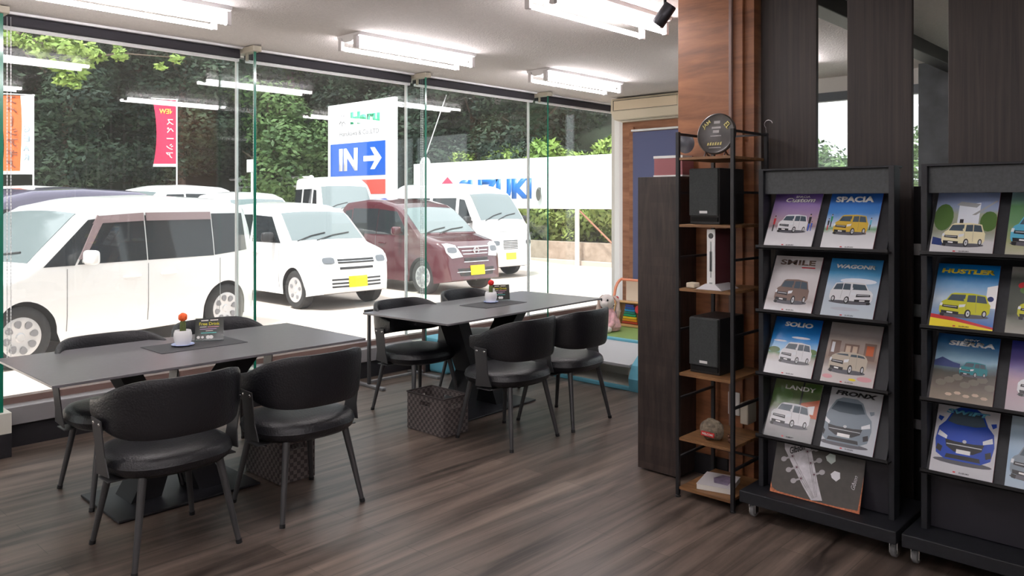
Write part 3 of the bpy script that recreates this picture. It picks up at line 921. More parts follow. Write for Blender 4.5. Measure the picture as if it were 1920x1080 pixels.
# flat drawings: lists of (material key, polygon) in a unit box 1 wide
def art34(body, low=False, suv=False):
    rt = .50 if low else .62
    A = [('shadow', circ(.5, .06, .50, .055)),
         (body, [(.03, .10), (.0, .16), (.0, .32), (.05, .40), (.12, .44), (.20, rt - .03), (.27, rt), (.62, rt + .01), (.90, rt - .03), (.96, .42), (1.0, .36), (1.0, .17), (.96, .11)]),
         ('win', [(.14, .43), (.215, rt - .045), (.50, rt - .035), (.49, .42)]),
         ('win', [(.535, .41), (.545, rt - .04), (.70, rt - .035), (.71, .41)]),
         ('win', [(.725, .41), (.72, rt - .035), (.88, rt - .055), (.935, .40)]),
         ('dark', [(.05, .25), (.06, .31), (.37, .30), (.38, .22)]),
         ('silver', [(.08, .275), (.08, .29), (.35, .28), (.35, .262)]),
         ('dark', [(.05, .10), (.04, .17), (.40, .15), (.40, .08)]),
         ('white', [(.16, .115), (.16, .145), (.28, .138), (.28, .105)]),
         ('lamp', [(.0, .28), (.01, .35), (.06, .35), (.05, .28)]),
         ('lamp', [(.39, .26), (.39, .33), (.52, .35), (.50, .28)]),
         ('line', [(.52, .40), (.525, .40), (.545, .14), (.54, .14)]), ('line', [(.715, .40), (.72, .40), (.735, .15), (.73, .15)]),
         ('tyre', circ(.58, .12, .062, .105)), ('silver', circ(.585, .12, .036, .070)), ('tyre', circ(.585, .12, .012, .02)),
         ('tyre', circ(.90, .14, .048, .085)), ('silver', circ(.903, .14, .027, .055)),
         ('tyre', [(.04, .03), (.03, .10), (.12, .09), (.11, .02)]),
         (body, [(.505, .41), (.47, .44), (.475, .48), (.53, .48), (.53, .42)])]
    return A
def artfront(body):
    return [('shadow', circ(.5, .05, .5, .05)),
            (body, [(.04, .16), (.0, .40), (.03, .62), (.14, .74), (.24, .95), (.36, 1.02), (.64, 1.02), (.76, .95), (.86, .74), (.97, .62), (1.0, .40), (.96, .16), (.80, .07), (.20, .07)]),
            ('win', [(.17, .74), (.27, .93), (.73, .93), (.83, .74), (.66, .70), (.34, .70)]),
            ('dark', [(.20, .30), (.17, .42), (.34, .40), (.66, .40), (.83, .42), (.80, .30), (.66, .22), (.34, .22)]),
            ('silver', [(.20, .335), (.20, .35), (.80, .35), (.80, .335)]), ('silver', circ(.5, .42, .035, .03)),
            ('lamp', [(.03, .47), (.05, .56), (.20, .48), (.19, .42)]), ('lamp', [(.97, .47), (.95, .56), (.80, .48), (.81, .42)]),
            ('dark', [(.03, .22), (.05, .32), (.14, .28), (.12, .18)]), ('dark', [(.97, .22), (.95, .32), (.86, .28), (.88, .18)]),
            ('dark', [(.2, .10), (.22, .17), (.78, .17), (.8, .10)]), ('white', [(.38, .20), (.38, .27), (.62, .27), (.62, .20)]),
            (body, [(.06, .72), (.0, .76), (.01, .82), (.10, .80)]), (body, [(.94, .72), (1.0, .76), (.99, .82), (.90, .80)])]
def person(x, y, h, top, bot):
    return [(bot, [(x - .016 * h, y), (x - .02 * h, y + .45 * h), (x + .02 * h * 4, y + .45 * h), (x + .07 * h, y)]),
            (top, [(x - .03 * h, y + .42 * h), (x - .05 * h, y + .80 * h), (x + .12 * h, y + .80 * h), (x + .10 * h, y + .42 * h)]),
            ('skin', circ(x + .03 * h, y + .90 * h, .05 * h, .065 * h, 10)), ('dark', circ(x + .035 * h, y + .94 * h, .05 * h, .045 * h, 10))]
PRINT = {'win': (.06, .09, .12), 'dark': (.02, .02, .025), 'silver': (.55, .57, .6), 'white': (.92, .92, .92), 'lamp': (.75, .78, .82), 'line': (.15, .15, .16),
         'tyre': (.02, .02, .022), 'shadow': (.10, .10, .12), 'skin': (.5, .3, .22), 'red': (.55, .03, .04), 'blue': (.03, .09, .45), 'green': (.02, .25, .10),
         'cwhite': (.72, .73, .76), 'cyellow': (.62, .42, .06), 'cbrown': (.20, .13, .11), 'csilver': (.45, .48, .55), 'cbeige': (.50, .44, .36), 'ccream': (.78, .72, .48),
         'clime': (.55, .55, .03), 'cblue': (.01, .06, .42), 'csteel': (.20, .25, .30), 'cteal': (.01, .22, .25), 'yellow': (.80, .65, .03), 'brickred': (.45, .10, .03),
         'leaf': (.08, .16, .04), 'cloud': (.75, .80, .88), 'grey': (.32, .33, .34), 'pink': (.65, .32, .35), 'rock': (.16, .14, .11), 'sand': (.55, .42, .32), 'navy': (.02, .04, .16), 'csky': (.10, .42, .60)}
def brochure(rack_y, row, side, label, name, stops, arts, title=None, extra=None, maker=True, pages='pages_red', group=True, z0=None, thick=.006):
    """arts: list of (drawing, x, y, width, height, mirror)"""
    y = rack_y + (.155 if side == 0 else -.114)
    zz = ROWS[row] if z0 is None else z0
    a = R(30.5)
    up = (math.sin(a), 0, math.cos(a))
    M = frame((3.52 + .031 - math.cos(a) * (thick + .001), y, zz - .004 + math.sin(a) * (thick + .001)), (0, -1, 0), up)
    t = empty('brochure', label=label, cat='brochure', group='car brochures on the racks', M=M)
    W_, H_ = .228, .290
    bm = BM(); b2(bm, (-W_ / 2, .0005, -thick), (W_ / 2, H_, -.0006)); obj('pages', bm, MATS[pages], t)
    keys = []
    bm = BM()
    cm = ramp_print('print_' + name, stops)
    b2(bm, (-W_ / 2, .0, -.0005), (W_ / 2, H_ + .0003, 0.0))
    z = .0002
    def add(k, pts):
        nonlocal z
        if k not in keys: keys.append(k)
        pts2 = []
        for (x_, y_) in pts:
            pts2.append((max(-W_ / 2, min(W_ / 2, x_)), max(.001, min(H_, y_)), z))
        try:
            f = bm.faces.new([bm.verts.new(p) for p in pts2]); f.material_index = 1 + keys.index(k)
        except ValueError:
            pass
        z += .00003
    for k, pts in (extra or []):
        add(k, [(p[0] * W_ - W_ / 2, p[1] * H_) for p in pts])
    for dr, x, y_, w_, h_, mir in arts:
        for k, pts in dr:
            add(k, [(((1 - p[0]) if mir else p[0]) * w_ * W_ + (x - .5) * W_, y_ * H_ + p[1] * h_ * H_) for p in pts])
    if maker:
        add('red', [((.40 + p[0]) * W_ - W_ / 2, (.028 + p[1]) * H_) for p in ((-.02, 0), (.02, 0), (.02, .018), (-.02, .018))])
    bmesh.ops.triangulate(bm, faces=[f for f in bm.faces if len(f.verts) > 4])
    for f in bm.faces:
        if f.normal.z < 0 and f.material_index > 0: f.normal_flip()
    cover = obj('cover', bm, [cm] + [mat('print_' + k, PRINT[k], .3) for k in keys], t, recalc=False)
    for (s, x, y_, w_, h_, k, it, bd) in (title or []):
        text(s, 'lettering', mat('print_' + k, PRINT[k], .3), cover, Matrix.Translation(((x - .5) * W_, y_ * H_, .0012)), width=w_ * W_, height=h_ * H_, depth=.0002, italic=it, bold=bd)
    if maker:
        text('SUZUKI', 'lettering', mat('print_dark', PRINT['dark'], .3), cover, Matrix.Translation((.012, .037 * H_, .0012)), width=.036, height=.0055, depth=.0002, bold=.02)
    return t
mat('pages_red', (.30, .02, .05), .5); mat('pages_white', (.62, .58, .60), .6)
G1 = (.82, .82, .85)
Y1, Y2 = 1.425, .705
brochure(Y1, 0, 0, 'purple SPACIA Custom brochure, top left of the left rack', 'spacia_custom', [(0, G1), (.30, (.6, .6, .64)), (.36, (.30, .22, .25)), (.45, (.45, .33, .36)), (.62, (.35, .25, .42)), (1, (.12, .06, .35))],
         [(person(.10, .28, .30, 'red', 'dark'), 0, 0, 1, 1, False), (person(.84, .30, .32, 'dark', 'blue'), 0, 0, 1, 1, False), (person(.90, .30, .18, 'blue', 'blue'), 0, 0, 1, 1, False), (art34('cwhite'), .20, .25, .62, .55, False)],
         [('SPACIA', .60, .93, .30, .04, 'white', 0, .02), ('Custom', .56, .87, .62, .085, 'white', .25, .03)], pages='pages_white')
brochure(Y1, 0, 1, 'blue SPACIA brochure with a yellow car, top right of the left rack', 'spacia', [(0, G1), (.28, (.6, .62, .65)), (.34, (.18, .35, .2)), (.40, (.55, .65, .75)), (.62, (.08, .25, .6)), (1, (.01, .08, .42))],
         [(person(.10, .38, .24, 'green', 'dark'), 0, 0, 1, 1, False), (person(.05, .32, .22, 'dark', 'red'), 0, 0, 1, 1, False), (person(.86, .34, .22, 'csky', 'dark'), 0, 0, 1, 1, False), (person(.80, .26, .18, 'white', 'brickred'), 0, 0, 1, 1, False), (art34('cyellow'), .17, .24, .66, .58, False)],
         [('SPACIA', .48, .88, .74, .105, 'white', 0, .05)], pages='pages_red')
brochure(Y1, 1, 0, 'white SMILE brochure with a brown car, second row left of the left rack', 'smile', [(0, G1), (.12, (.6, .58, .6)), (.2, (.42, .38, .38)), (.34, (.58, .55, .56)), (1, (.70, .68, .70))],
         [(art34('cbrown'), .16, .13, .70, .72, False)], [('SMILE', .50, .885, .74, .095, 'cbrown', 0, .03)], extra=[('red', [(.60, .79), (.88, .79), (.88, .81), (.60, .81)])], pages='pages_red')
brochure(Y1, 1, 1, 'light blue WAGONR brochure with a white car, second row right of the left rack', 'wagonr', [(0, (.55, .62, .68)), (.3, (.50, .58, .66)), (.5, (.5, .62, .75)), (.72, (.10, .35, .62)), (1, (.02, .20, .52))],
         [(art34('cwhite'), .10, .22, .82, .60, True)], [('WAGONR', .50, .865, .76, .07, 'white', .15, .05)], extra=[('csilver', circ(.45, .14, .28, .03)), ('cloud', circ(.6, .62, .35, .05))])
brochure(Y1, 2, 0, 'bright blue SOLIO brochure with a white car, third row left of the left rack', 'solio', [(0, (.62, .62, .64)), (.2, (.6, .6, .62)), (.3, (.45, .42, .38)), (.36, (.10, .22, .08)), (.42, (.35, .6, .8)), (.6, (.02, .25, .65)), (1, (.0, .08, .40))],
         [(art34('cwhite'), .25, .20, .66, .60, False)], [('SOLIO', .52, .885, .60, .085, 'white', .1, .05)], extra=[('cloud', circ(.62, .66, .2, .02)), ('cloud', circ(.2, .58, .14, .015)), ('leaf', circ(.12, .42, .12, .05)), ('leaf', circ(.9, .44, .12, .05))])
brochure(Y1, 2, 1, 'beige brochure with a car before a cafe front, third row right of left rack', 'cafe', [(0, (.62, .58, .58)), (.25, (.55, .5, .48)), (.32, (.35, .3, .28)), (.4, (.32, .24, .20)), (.7, (.42, .36, .33)), (.78, (.28, .25, .25)), (1, (.42, .40, .40))],
         [(art34('cbeige', low=True), .10, .16, .72, .72, False)], [],
         extra=[('cbrown', [(.06, .42), (.06, .70), (.26, .70), (.26, .42)]), ('cwhite', [(.09, .50), (.09, .67), (.15, .67), (.15, .50)]), ('cbrown', [(.34, .46), (.34, .66), (.62, .66), (.62, .46)]), ('sand', [(.37, .5), (.37, .63), (.46, .63), (.46, .5)]), ('sand', [(.50, .5), (.5, .63), (.59, .63), (.59, .5)]), ('cbrown', [(.72, .42), (.72, .70), (.94, .70), (.94, .42)]), ('brickred', [(.76, .5), (.76, .66), (.90, .66), (.9, .5)]),
                ('pink', circ(.12, .10, .10, .035)), ('pink', circ(.82, .12, .14, .04)), ('yellow', circ(.60, .09, .07, .02))])
brochure(Y1, 3, 0, 'LANDY brochure with a white minivan and orange building, fourth row left', 'landy', [(0, (.22, .22, .23)), (.3, (.34, .33, .33)), (.42, (.30, .30, .28)), (.5, (.12, .16, .07)), (.75, (.10, .15, .06)), (1, (.22, .27, .12))],
         [(art34('cwhite'), .06, .18, .82, .66, False)], [('LANDY', .56, .86, .64, .075, 'white', 0, .03)],
         extra=[('brickred', [(.62, .40), (.62, .62), (1, .72), (1, .40)]), ('white', [(.78, .46), (.78, .58), (.92, .61), (.92, .46)]), ('leaf', circ(.2, .70, .24, .14)), ('leaf', circ(.85, .9, .2, .08)), ('dark', [(.60, .5), (.60, 1.0), (.635, 1.0), (.63, .5)])], pages='pages_white')
brochure(Y1, 3, 1, 'grey FRONX brochure with a close silver car, fourth row right', 'fronx', [(0, (.52, .55, .60)), (.5, (.50, .53, .58)), (1, (.60, .62, .66))],
         [(artfront('csteel'), -.10, .06, 1.0, .76, False)], [('FRONX', .50, .905, .80, .075, 'dark', .2, .05)], pages='pages_red', maker=True)
brochure(Y2, 0, 0, 'brochure with a cream car before a grey house, top of right rack', 'alto', [(0, (.60, .60, .62)), (.2, (.55, .55, .56)), (.26, (.40, .42, .38)), (.34, (.3, .32, .25)), (.62, (.35, .38, .3)), (.7, (.30, .36, .50)), (1, (.22, .30, .55))],
         [(art34('ccream'), .17, .10, .68, .62, False)], [],
         extra=[('leaf', circ(.15, .58, .16, .22)), ('leaf', circ(.88, .52, .14, .16)), ('cloud', [(.38, .44), (.38, .78), (.72, .82), (.72, .44)]), ('grey', [(.33, .78), (.40, .84), (.72, .80), (.66, .74)]), ('grey', [(.60, .62), (.96, .86), (.98, .84), (.66, .62)]), ('dark', [(.42, .48), (.42, .55), (.48, .55), (.48, .48)]), ('navy', [(.02, .14), (.02, .26), (.3, .2), (.2, .12)])], pages='pages_red')
brochure(Y2, 1, 0, 'HUSTLER brochure with a lime car on blue, second row of right rack', 'hustler', [(0, (.03, .12, .45)), (.30, (.25, .35, .5)), (.42, (.55, .66, .75)), (.62, (.25, .45, .7)), (.8, (.02, .22, .55)), (1, (.0, .16, .5))],
         [(art34('clime'), .12, .16, .80, .62, False)], [('HUSTLER', .50, .885, .86, .075, 'yellow', .1, .05)],
         extra=[('red', [(0, .14), (0, .20), (.35, .17), (1, .06), (1, .0), (.4, .10)]), ('yellow', [(0, .03), (0, .14), (.4, .11), (1, .03), (1, .0), (0, .0)]), ('white', [(.84, .34), (.84, .66), (1, .70), (1, .34)]), ('navy', circ(.91, .48, .05, .04))], pages='pages_red')
brochure(Y2, 2, 0, 'JIMNY SIERRA brochure with a dark teal car on rocks, third row right rack', 'sierra', [(0, (.30, .25, .20)), (.25, (.14, .12, .10)), (.42, (.07, .07, .06)), (.52, (.12, .20, .24)), (.6, (.30, .48, .60)), (.85, (.04, .18, .42)), (1, (.02, .10, .34))],
         [(art34('cteal'), .42, .38, .44, .36, False)], [('JIMNY', .55, .93, .26, .035, 'white', .1, .04), ('SIERRA', .56, .87, .74, .075, 'white', .15, .05)],
         extra=[('rock', circ(.15 + .13 * k, .26 + .05 * ((k * 7) % 3), .09, .05, 7)) for k in range(7)] + [('sand', circ(.3 + .14 * k, .10 + .03 * (k % 2), .06, .025, 6)) for k in range(5)] + [('navy', [(0, .58), (.12, .64), (.3, .58), (.42, .56), (.42, .5), (0, .5)])], pages='pages_red', maker=False)
brochure(Y2, 3, 0, 'SWIFT brochure with a bright blue car seen from above, fourth row right rack', 'swift', [(0, (.62, .62, .66)), (.2, (.62, .62, .66)), (1, (.66, .67, .72))],
         [(artfront('cblue'), .03, .14, .94, .82, False)], [('SWIFT', .50, .90, .70, .065, 'csky', .2, .05)], pages='pages_red')
brochure(Y2, 0, 1, 'brochure with a sky-blue car cut off by the right edge, top row', 'blue_car', [(0, (.50, .48, .40)), (.2, (.35, .38, .2)), (.5, (.15, .3, .15)), (.75, (.10, .22, .10)), (1, (.25, .4, .5))],
         [(art34('csky'), .05, .14, .85, .8, False)], [], pages='pages_red')
brochure(Y2, 1, 1, 'dark brochure with plants cut off by the right edge, second row', 'plants', [(0, (.35, .34, .30)), (.3, (.08, .09, .07)), (.8, (.10, .11, .10)), (1, (.45, .44, .42))],
         [(art34('clime'), .15, .2, .8, .6, False)], [], extra=[('red', circ(.2, .72, .08, .05)), ('leaf', circ(.3, .65, .15, .06))], pages='pages_white')
brochure(Y2, 2, 1, 'blue and pink brochure cut off by the right edge, third row', 'pinkish', [(0, (.42, .36, .40)), (.4, (.45, .30, .36)), (.6, (.20, .15, .35)), (1, (.03, .05, .35))],
         [(art34('cwhite'), .15, .2, .8, .6, False)], [], pages='pages_red')
brochure(Y2, 3, 1, 'pale blue brochure cut off by the right edge, bottom row', 'paleblue', [(0, (.45, .55, .65)), (.4, (.30, .45, .62)), (1, (.50, .62, .72))],
         [(art34('csteel'), .05, .1, .85, .8, False)], [], pages='pages_white')

# guitar sign leaning at the bottom of the left rack
a = R(20)
M = frame((3.54, 1.455, .143), (0, -1, 0), (math.sin(a), 0, math.cos(a)))
t = empty('guitar_sign', label='dark tin sign with a guitar headstock picture leaning at the rack bottom', cat='sign', M=M)
bm = BM(); box(bm, (0, .135, -.003), (.41, .27, .004), .0015); pl = obj('plate', bm, mat('tin_dark', (.055, .048, .042), .45, var=.15, vscale=30), t)
bm = BM()
rust = [(-.205, 0), (.205, 0), (.205, .16), (.199, .06), (.196, .012), (.10, .007), (-.05, .006), (-.17, .009), (-.197, .02), (-.205, .045)]
prism(bm, rust, .0004, Matrix.Translation((0, .0, -.0008))); obj('rusty_edge', bm, mat('rust', (.45, .14, .06), .7, var=.5, vscale=90), pl)
Hd = Matrix.Translation((-.055, .135, .0)) @ Matrix.Rotation(R(28), 4, 'Z')
bm = BM()
hp = [(-.028, -.15), (-.036, -.07), (-.052, .04), (-.062, .11), (-.050, .150), (-.022, .128), (0, .150), (.022, .128), (.050, .150), (.062, .11), (.052, .04), (.036, -.07), (.028, -.15)]
cl = []
for p in hp:
    q = Hd @ Vector((p[0], p[1], 0))
    q.x = max(-.2, min(.2, q.x)); q.y = max(.006, min(.268, q.y)); cl.append(q)
f1 = [(q.x, q.y) for q in cl]
prism(bm, f1, .0006, Matrix.Translation((0, 0, -.0006)))
hs_ = obj('headstock_picture', bm, mat('print_pale', (.58, .56, .60), .5, var=.25, vscale=25), pl)
pegm = mat('print_peg', (.40, .38, .40), .4)
for sx in (-1, 1):
    for k in range(3):
        bm = BM()
        yy = -.035 + k * .052
        xx = sx * (.052 + .004 * k)
        for (cx, rr, dz) in ((xx * .62, .011, .0012), (xx * 1.35, .014, .0012)):
            prism(bm, circ(cx, yy, rr, rr * .8, 14), .0006, Hd @ Matrix.Translation((0, 0, .0004)))
        prism(bm, [(xx * .6, yy - .004), (xx * 1.3, yy - .004), (xx * 1.3, yy + .004), (xx * .6, yy + .004)], .0005, Hd @ Matrix.Translation((0, 0, .0003)))
        prism(bm, circ(xx * .62, yy, .0045, .004, 10), .0004, Hd @ Matrix.Translation((0, 0, .0011)), mi=1)
        obj('tuning_peg', bm, [pegm, mat('peg_dark', (.12, .03, .06), .4)], pl)
bm = BM()
for k in range(6):
    x0 = -.011 + k * .0044
    sx = -1 if k < 3 else 1
    kk = k % 3 if k < 3 else 2 - k % 3
    xe, ye = sx * .036, -.035 + kk * .052
    v = Vector((xe - x0, ye + .14, 0)); 
    prism(bm, [(x0, -.13), (x0 + .001, -.13), (xe + .001, ye), (xe, ye)], .0004, Hd @ Matrix.Translation((0, 0, .0002)))
obj('strings', bm, mat('print_dark', PRINT['dark'], .3), pl)
for (cx, cy, rr, tm) in ((.055, .205, .024, 'print_mint'), (.085, .135, .023, 'print_pick')):
    bm = BM()
    prism(bm, [(cx - rr, cy + .004), (cx - .3 * rr, cy + rr * .9), (cx + .75 * rr, cy + rr * .8), (cx + rr * .9, cy - .3 * rr), (cx + .2 * rr, cy - rr), (cx - .7 * rr, cy - .5 * rr)], .0005, Matrix.Translation((0, 0, -.0005)))
    obj('guitar_pick_picture', bm, mat(tm, (.62, .72, .68) if tm == 'print_mint' else (.72, .72, .76), .4), pl)
text('Gibson', 'lettering', mat('print_dark', PRINT['dark'], .3), pl, Hd @ Matrix.Translation((-.005, .095, .0006)) @ Matrix.Rotation(R(0), 4, 'Z'), width=.075, height=.030, italic=.4, bold=.02)
text('Gibson', 'lettering', mat('print_pale', (.58, .56, .60), .5), pl, Matrix.Translation((.168, .125, -.0006)) @ Matrix.Rotation(R(82), 4, 'Z'), width=.062, height=.018, italic=.4, bold=.01)

# low cabinet in the next room seen between the racks
bm = BM(); b2(bm, (4.16, .2, 0), (4.55, 1.90, 1.58), .004)
tag(obj('dark_cabinet', bm, dark), 'dark cabinet behind the slats, seen in the gap between the racks', 'cabinet')
for k, (z, h, col) in enumerate(((1.60, .04, (.4, .4, .4)), (1.245, .055, (.8, .8, .8)), (.945, .06, (.35, .38, .37)), (.64, .12, (.35, .35, .36)), (.40, .045, (.6, .6, .62)))):
    if k == 0: continue
    bm = BM(); b2(bm, (4.140, 1.135, z), (4.155, 1.225, z + h), .002)
    tag(obj('leaflet_holder', bm, mat('leaflet_%d' % k, col, .4)), ['', 'bright white leaflet box high in the gap between the racks', 'greenish leaflet box in the gap between the racks, second from top', 'grey leaflet in the gap between the racks, third from top', 'white leaflet box lowest in the gap between the racks'][k], 'leaflet box')

# ================================================================ outside: ground, wall, hill
GZ = -0.1
def gz(x, y):
    z = GZ
    t = max(0, y - 13.0)
    z += .055 * t
    # hillside beyond the car park
    h = max(0, y - 23.5, (x - 17.2) * 1.0 if y > 7 else 0)
    k = max(0, min(1, (y - .55 * x) / 2.0))
    return z + (min(h * .62, 9.5) + (min(1, h) * .35 if h > 0 else 0)) * k
bm = BM()
xs = [-40 + 1.6 * i for i in range(66)]; ys = [5.80] + [7 + 1.5 * i for i in range(34)]
g = [[bm.verts.new((x, y, gz(x, y) + .0)) for y in ys] for x in xs]
for i in range(len(xs) - 1):
    for j in range(len(ys) - 1):
        f = bm.faces.new((g[i][j], g[i + 1][j], g[i + 1][j + 1], g[i][j + 1]))
        cx, cy = (xs[i] + xs[i + 1]) / 2, (ys[j] + ys[j + 1]) / 2
        f.material_index = 1 if (cy > 24 or (cx > 17.6 and cy > .55 * cx)) else 0
concrete = mat('yard_concrete', (.74, .63, .56), .9, var=.16, vscale=.8, bump=.3, bscale=30)
soil = mat('hill_undergrowth', (.018, .030, .016), .95, var=.5, vscale=2.0)
struct('ground', bm, [concrete, soil])
bm = BM(); b2(bm, (7.62, -40, -.2), (90, 6.9, -.1)); struct('ground_side', bm, mat('side_ground', (.30, .30, .26), .9, var=.3, vscale=.5))
# block retaining wall
wl = wood('wall_block', (.30, .23, .18), (.50, .40, .33), (2, 2, 2), .9, 2.0, planks=(.8, .30, .012), axis_swap=(PI / 2, 0, PI / 2))
bm = BM(); b2(bm, (15.95, 7.0, GZ - .05), (16.2, 24.0, .48), .01); struct('wall_retaining', bm, wl)
bm = BM(); b2(bm, (15.80, 7.0, GZ - .05), (15.95, 24.0, GZ + .12), .01); struct('trim_kerb', bm, mat('kerb', (.5, .43, .38), .9))
# terrace of soil behind the wall
bm = BM(); b2(bm, (16.2, 7.0, 0), (18.0, 24.0, .42)); struct('ground_terrace', bm, soil)

# ---------------------------------------------------------------- foliage
def leaf_mat(name, a, b):
    m = mat(name, a, .6, spec=.3)
    nt = m.node_tree
    bs = nt.nodes['Principled BSDF']
    oi = nt.nodes.new('ShaderNodeTexCoord')
    n = nt.nodes.new('ShaderNodeTexNoise'); n.inputs['Scale'].default_value = 1.3
    r = nt.nodes.new('ShaderNodeValToRGB')
    r.color_ramp.elements[0].position = .35; r.color_ramp.elements[1].position = .65
    r.color_ramp.elements[0].color = (*a, 1); r.color_ramp.elements[1].color = (*b, 1)
    nt.links.new(oi.outputs['Object'], n.inputs[0]); nt.links.new(n.outputs['Fac'], r.inputs[0]); nt.links.new(r.outputs[0], bs.inputs['Base Color'])
    return m
leaf_dark = leaf_mat('leaf_dark', (.012, .028, .020), (.038, .070, .036))
leaf_mid = leaf_mat('leaf_mid', (.05, .10, .035), (.11, .19, .06))
leaf_light = leaf_mat('leaf_light', (.17, .27, .05), (.30, .42, .10))
leaf_grass = leaf_mat('leaf_grass', (.20, .28, .06), (.36, .42, .13))
bark = mat('bark', (.10, .075, .055), .9, bump=.5, bscale=20)
def leaves(bm, rnd, blobs, n, size, flat=.5):
    tot = sum(b[3] ** 2 for b in blobs)
    for (bx, by, bz, br) in blobs:
        for _ in range(int(n * br ** 2 / tot)):
            v = Vector((rnd.gauss(0, 1), rnd.gauss(0, 1), rnd.gauss(0, 1))).normalized()
            p = Vector((bx, by, bz)) + Vector((v.x, v.y, v.z * .8)) * br * rnd.uniform(.62, 1.08)
            s = size * rnd.uniform(.6, 1.4)
            u = Vector((rnd.gauss(0, 1), rnd.gauss(0, 1), rnd.gauss(0, flat))).normalized()
            w_ = v.cross(u)
            if w_.length < .1: continue
            w_.normalize()
            a = bm.verts.new(p - u * s); b = bm.verts.new(p + w_ * s * .45); c = bm.verts.new(p + u * s); d = bm.verts.new(p - w_ * s * .45)
            bm.faces.new((a, b, c, d))
def make_tree(name, seed, H, rad, m, n, size, nb=16):
    rnd = random.Random(seed)
    t = empty(name)
    bm = BM()
    tube(bm, [(0, 0, -.3), (.1, .05, H * .3), (-.05, .1, H * .6), (0, 0, H * .85)], [.16, .13, .09, .03], 8)
    for k in range(6):
        a = k * 2.4
        tube(bm, [(0, 0, H * (.3 + .08 * k)), (math.cos(a) * rad * .6, math.sin(a) * rad * .6, H * (.42 + .08 * k))], [.06, .02], 6)
    obj('trunk', bm, bark, t)
    bm = BM()
    blobs = []
    for k in range(nb):
        a = rnd.uniform(0, 2 * PI); z = H * (.14 + .78 * k / nb)
        rr = rad * (.75 - .5 * abs(k / nb - .4)) * rnd.uniform(.3, 1)
        blobs.append((math.cos(a) * rr, math.sin(a) * rr, z, rad * rnd.uniform(.42, .65)))
    leaves(bm, rnd, blobs, n, size)
    obj('foliage', bm, m, t, recalc=False)
    return t
rnd = random.Random(11)
protos = [make_tree('forest_tree', 1, 7.5, 2.3, leaf_dark, 15000, .105), make_tree('forest_tree', 2, 8.5, 2.0, leaf_dark, 15000, .10), make_tree('forest_tree', 3, 6.5, 2.4, leaf_mid, 14000, .11)]
spots = []
x = -16.0
for row, (yy, st) in enumerate(((25.5, 3.0), (29, 3.2), (33.5, 3.6))):
    x = -22 + row
    while x < 17:
        spots.append((x + rnd.uniform(-.6, .6), yy + rnd.uniform(-1, 1), row)); x += st
for row, xx in enumerate((19.5, 22.6, 26.5)):
    y = 10.5 + row * 2.0
    while y < 36:
        if y > .70 * xx: spots.append((xx + rnd.uniform(-.6, .6), y + rnd.uniform(-.6, .6), row))
        y += 3.0
for i, (x, y, row) in enumerate(spots):
    k = [0, 1, 0, 1, 0, 1, 2][rnd.randrange(7)]
    o = protos[i] if i < 3 else copy_tree(protos[k])
    o.location = (x, y, gz(x, y) - .2); o.rotation_euler = (0, 0, rnd.uniform(0, 6.28))
    s = rnd.uniform(.85, 1.2) * (1 + .12 * row); o.scale = (s, s, s)
    tag(o, 'dark green broadleaf tree in the dense forest on the slope behind the car park', 'tree', 'forest trees on the hillside')
# light overhanging branch, upper left
t = empty('maple_branch', (5.2, 21.0, 0), 0, 'yellow-green maple boughs hanging at the upper left in front of the dark forest', 'branch')
rnd2 = random.Random(7)
def ptx(px, py, d):      # helper used only to lay out the bough spray in the world
    return (.729 * d + .6845 * (px - 960) / 1480 * d - 5.2, .6845 * d - .729 * (px - 960) / 1480 * d - 21.0, 1.5 - (py - 380) / 1480 * d)
bm = BM()
bl = []
for (px, py, r_) in ((60, 88, .24), (95, 80, .30), (130, 92, .32), (165, 95, .26), (108, 120, .24), (140, 135, .28), (118, 150, .20), (140, 160, .14), (185, 105, .18), (225, 105, .18), (222, 92, .14), (20, 70, .25), (155, 116, .24), (330, 110, .14), (300, 125, .12), (75, 100, .2), (45, 76, .2)):
    q = ptx(px, py, 19.0); bl.append((q[0], q[1], q[2], r_))
leaves(bm, rnd2, bl, 1500, .085)
obj('foliage', bm, leaf_light, t, recalc=False)
bm = BM(); tube(bm, [ptx(-60, 20, 19.3), ptx(60, 75, 19.1), ptx(140, 110, 19), ptx(230, 100, 19), ptx(330, 108, 19)], [.06, .045, .03, .02, .01], 6)
obj('bough', bm, bark, t)
# mid green tree right of the first fin and bushes
for nm, px, d, H, rad, m, lab in (('tree', 505, 25, 5.0, 1.4, leaf_mid, 'mid-green leafy tree between the white post and the IN sign'), ('tree', 590, 26, 3.6, 1.0, leaf_mid, 'small leafy tree just left of the IN sign')):
    tt = (px - 960) / 1480
    x, y = .729 * d + .6845 * tt * d, .6845 * d - .729 * tt * d
    o = make_tree(nm, px, H, rad, m, 6500, .095); o.location = (x, y, gz(x, y) + .2); tag(o, lab, 'tree')
# bushes behind the signboard and above the block wall
rb = random.Random(21)
bpro = []
for k, (m, lab) in enumerate(((leaf_grass, 'x'), (leaf_light, 'y'))):
    bm = BM()
    leaves(bm, rb, [(rb.uniform(-.7, .7), rb.uniform(-.9, .9), rb.uniform(.2, .8), rb.uniform(.35, .5)) for _ in range(7)], 2600, .10, .8)
    bpro.append(obj('bush', bm, m, recalc=False))
bs = [(17.45, 8.6 + 1.5 * k, .42, 0) for k in range(10)] + [(18.3, 10.6 + 1.5 * k, 2.3, 1) for k in range(7)]
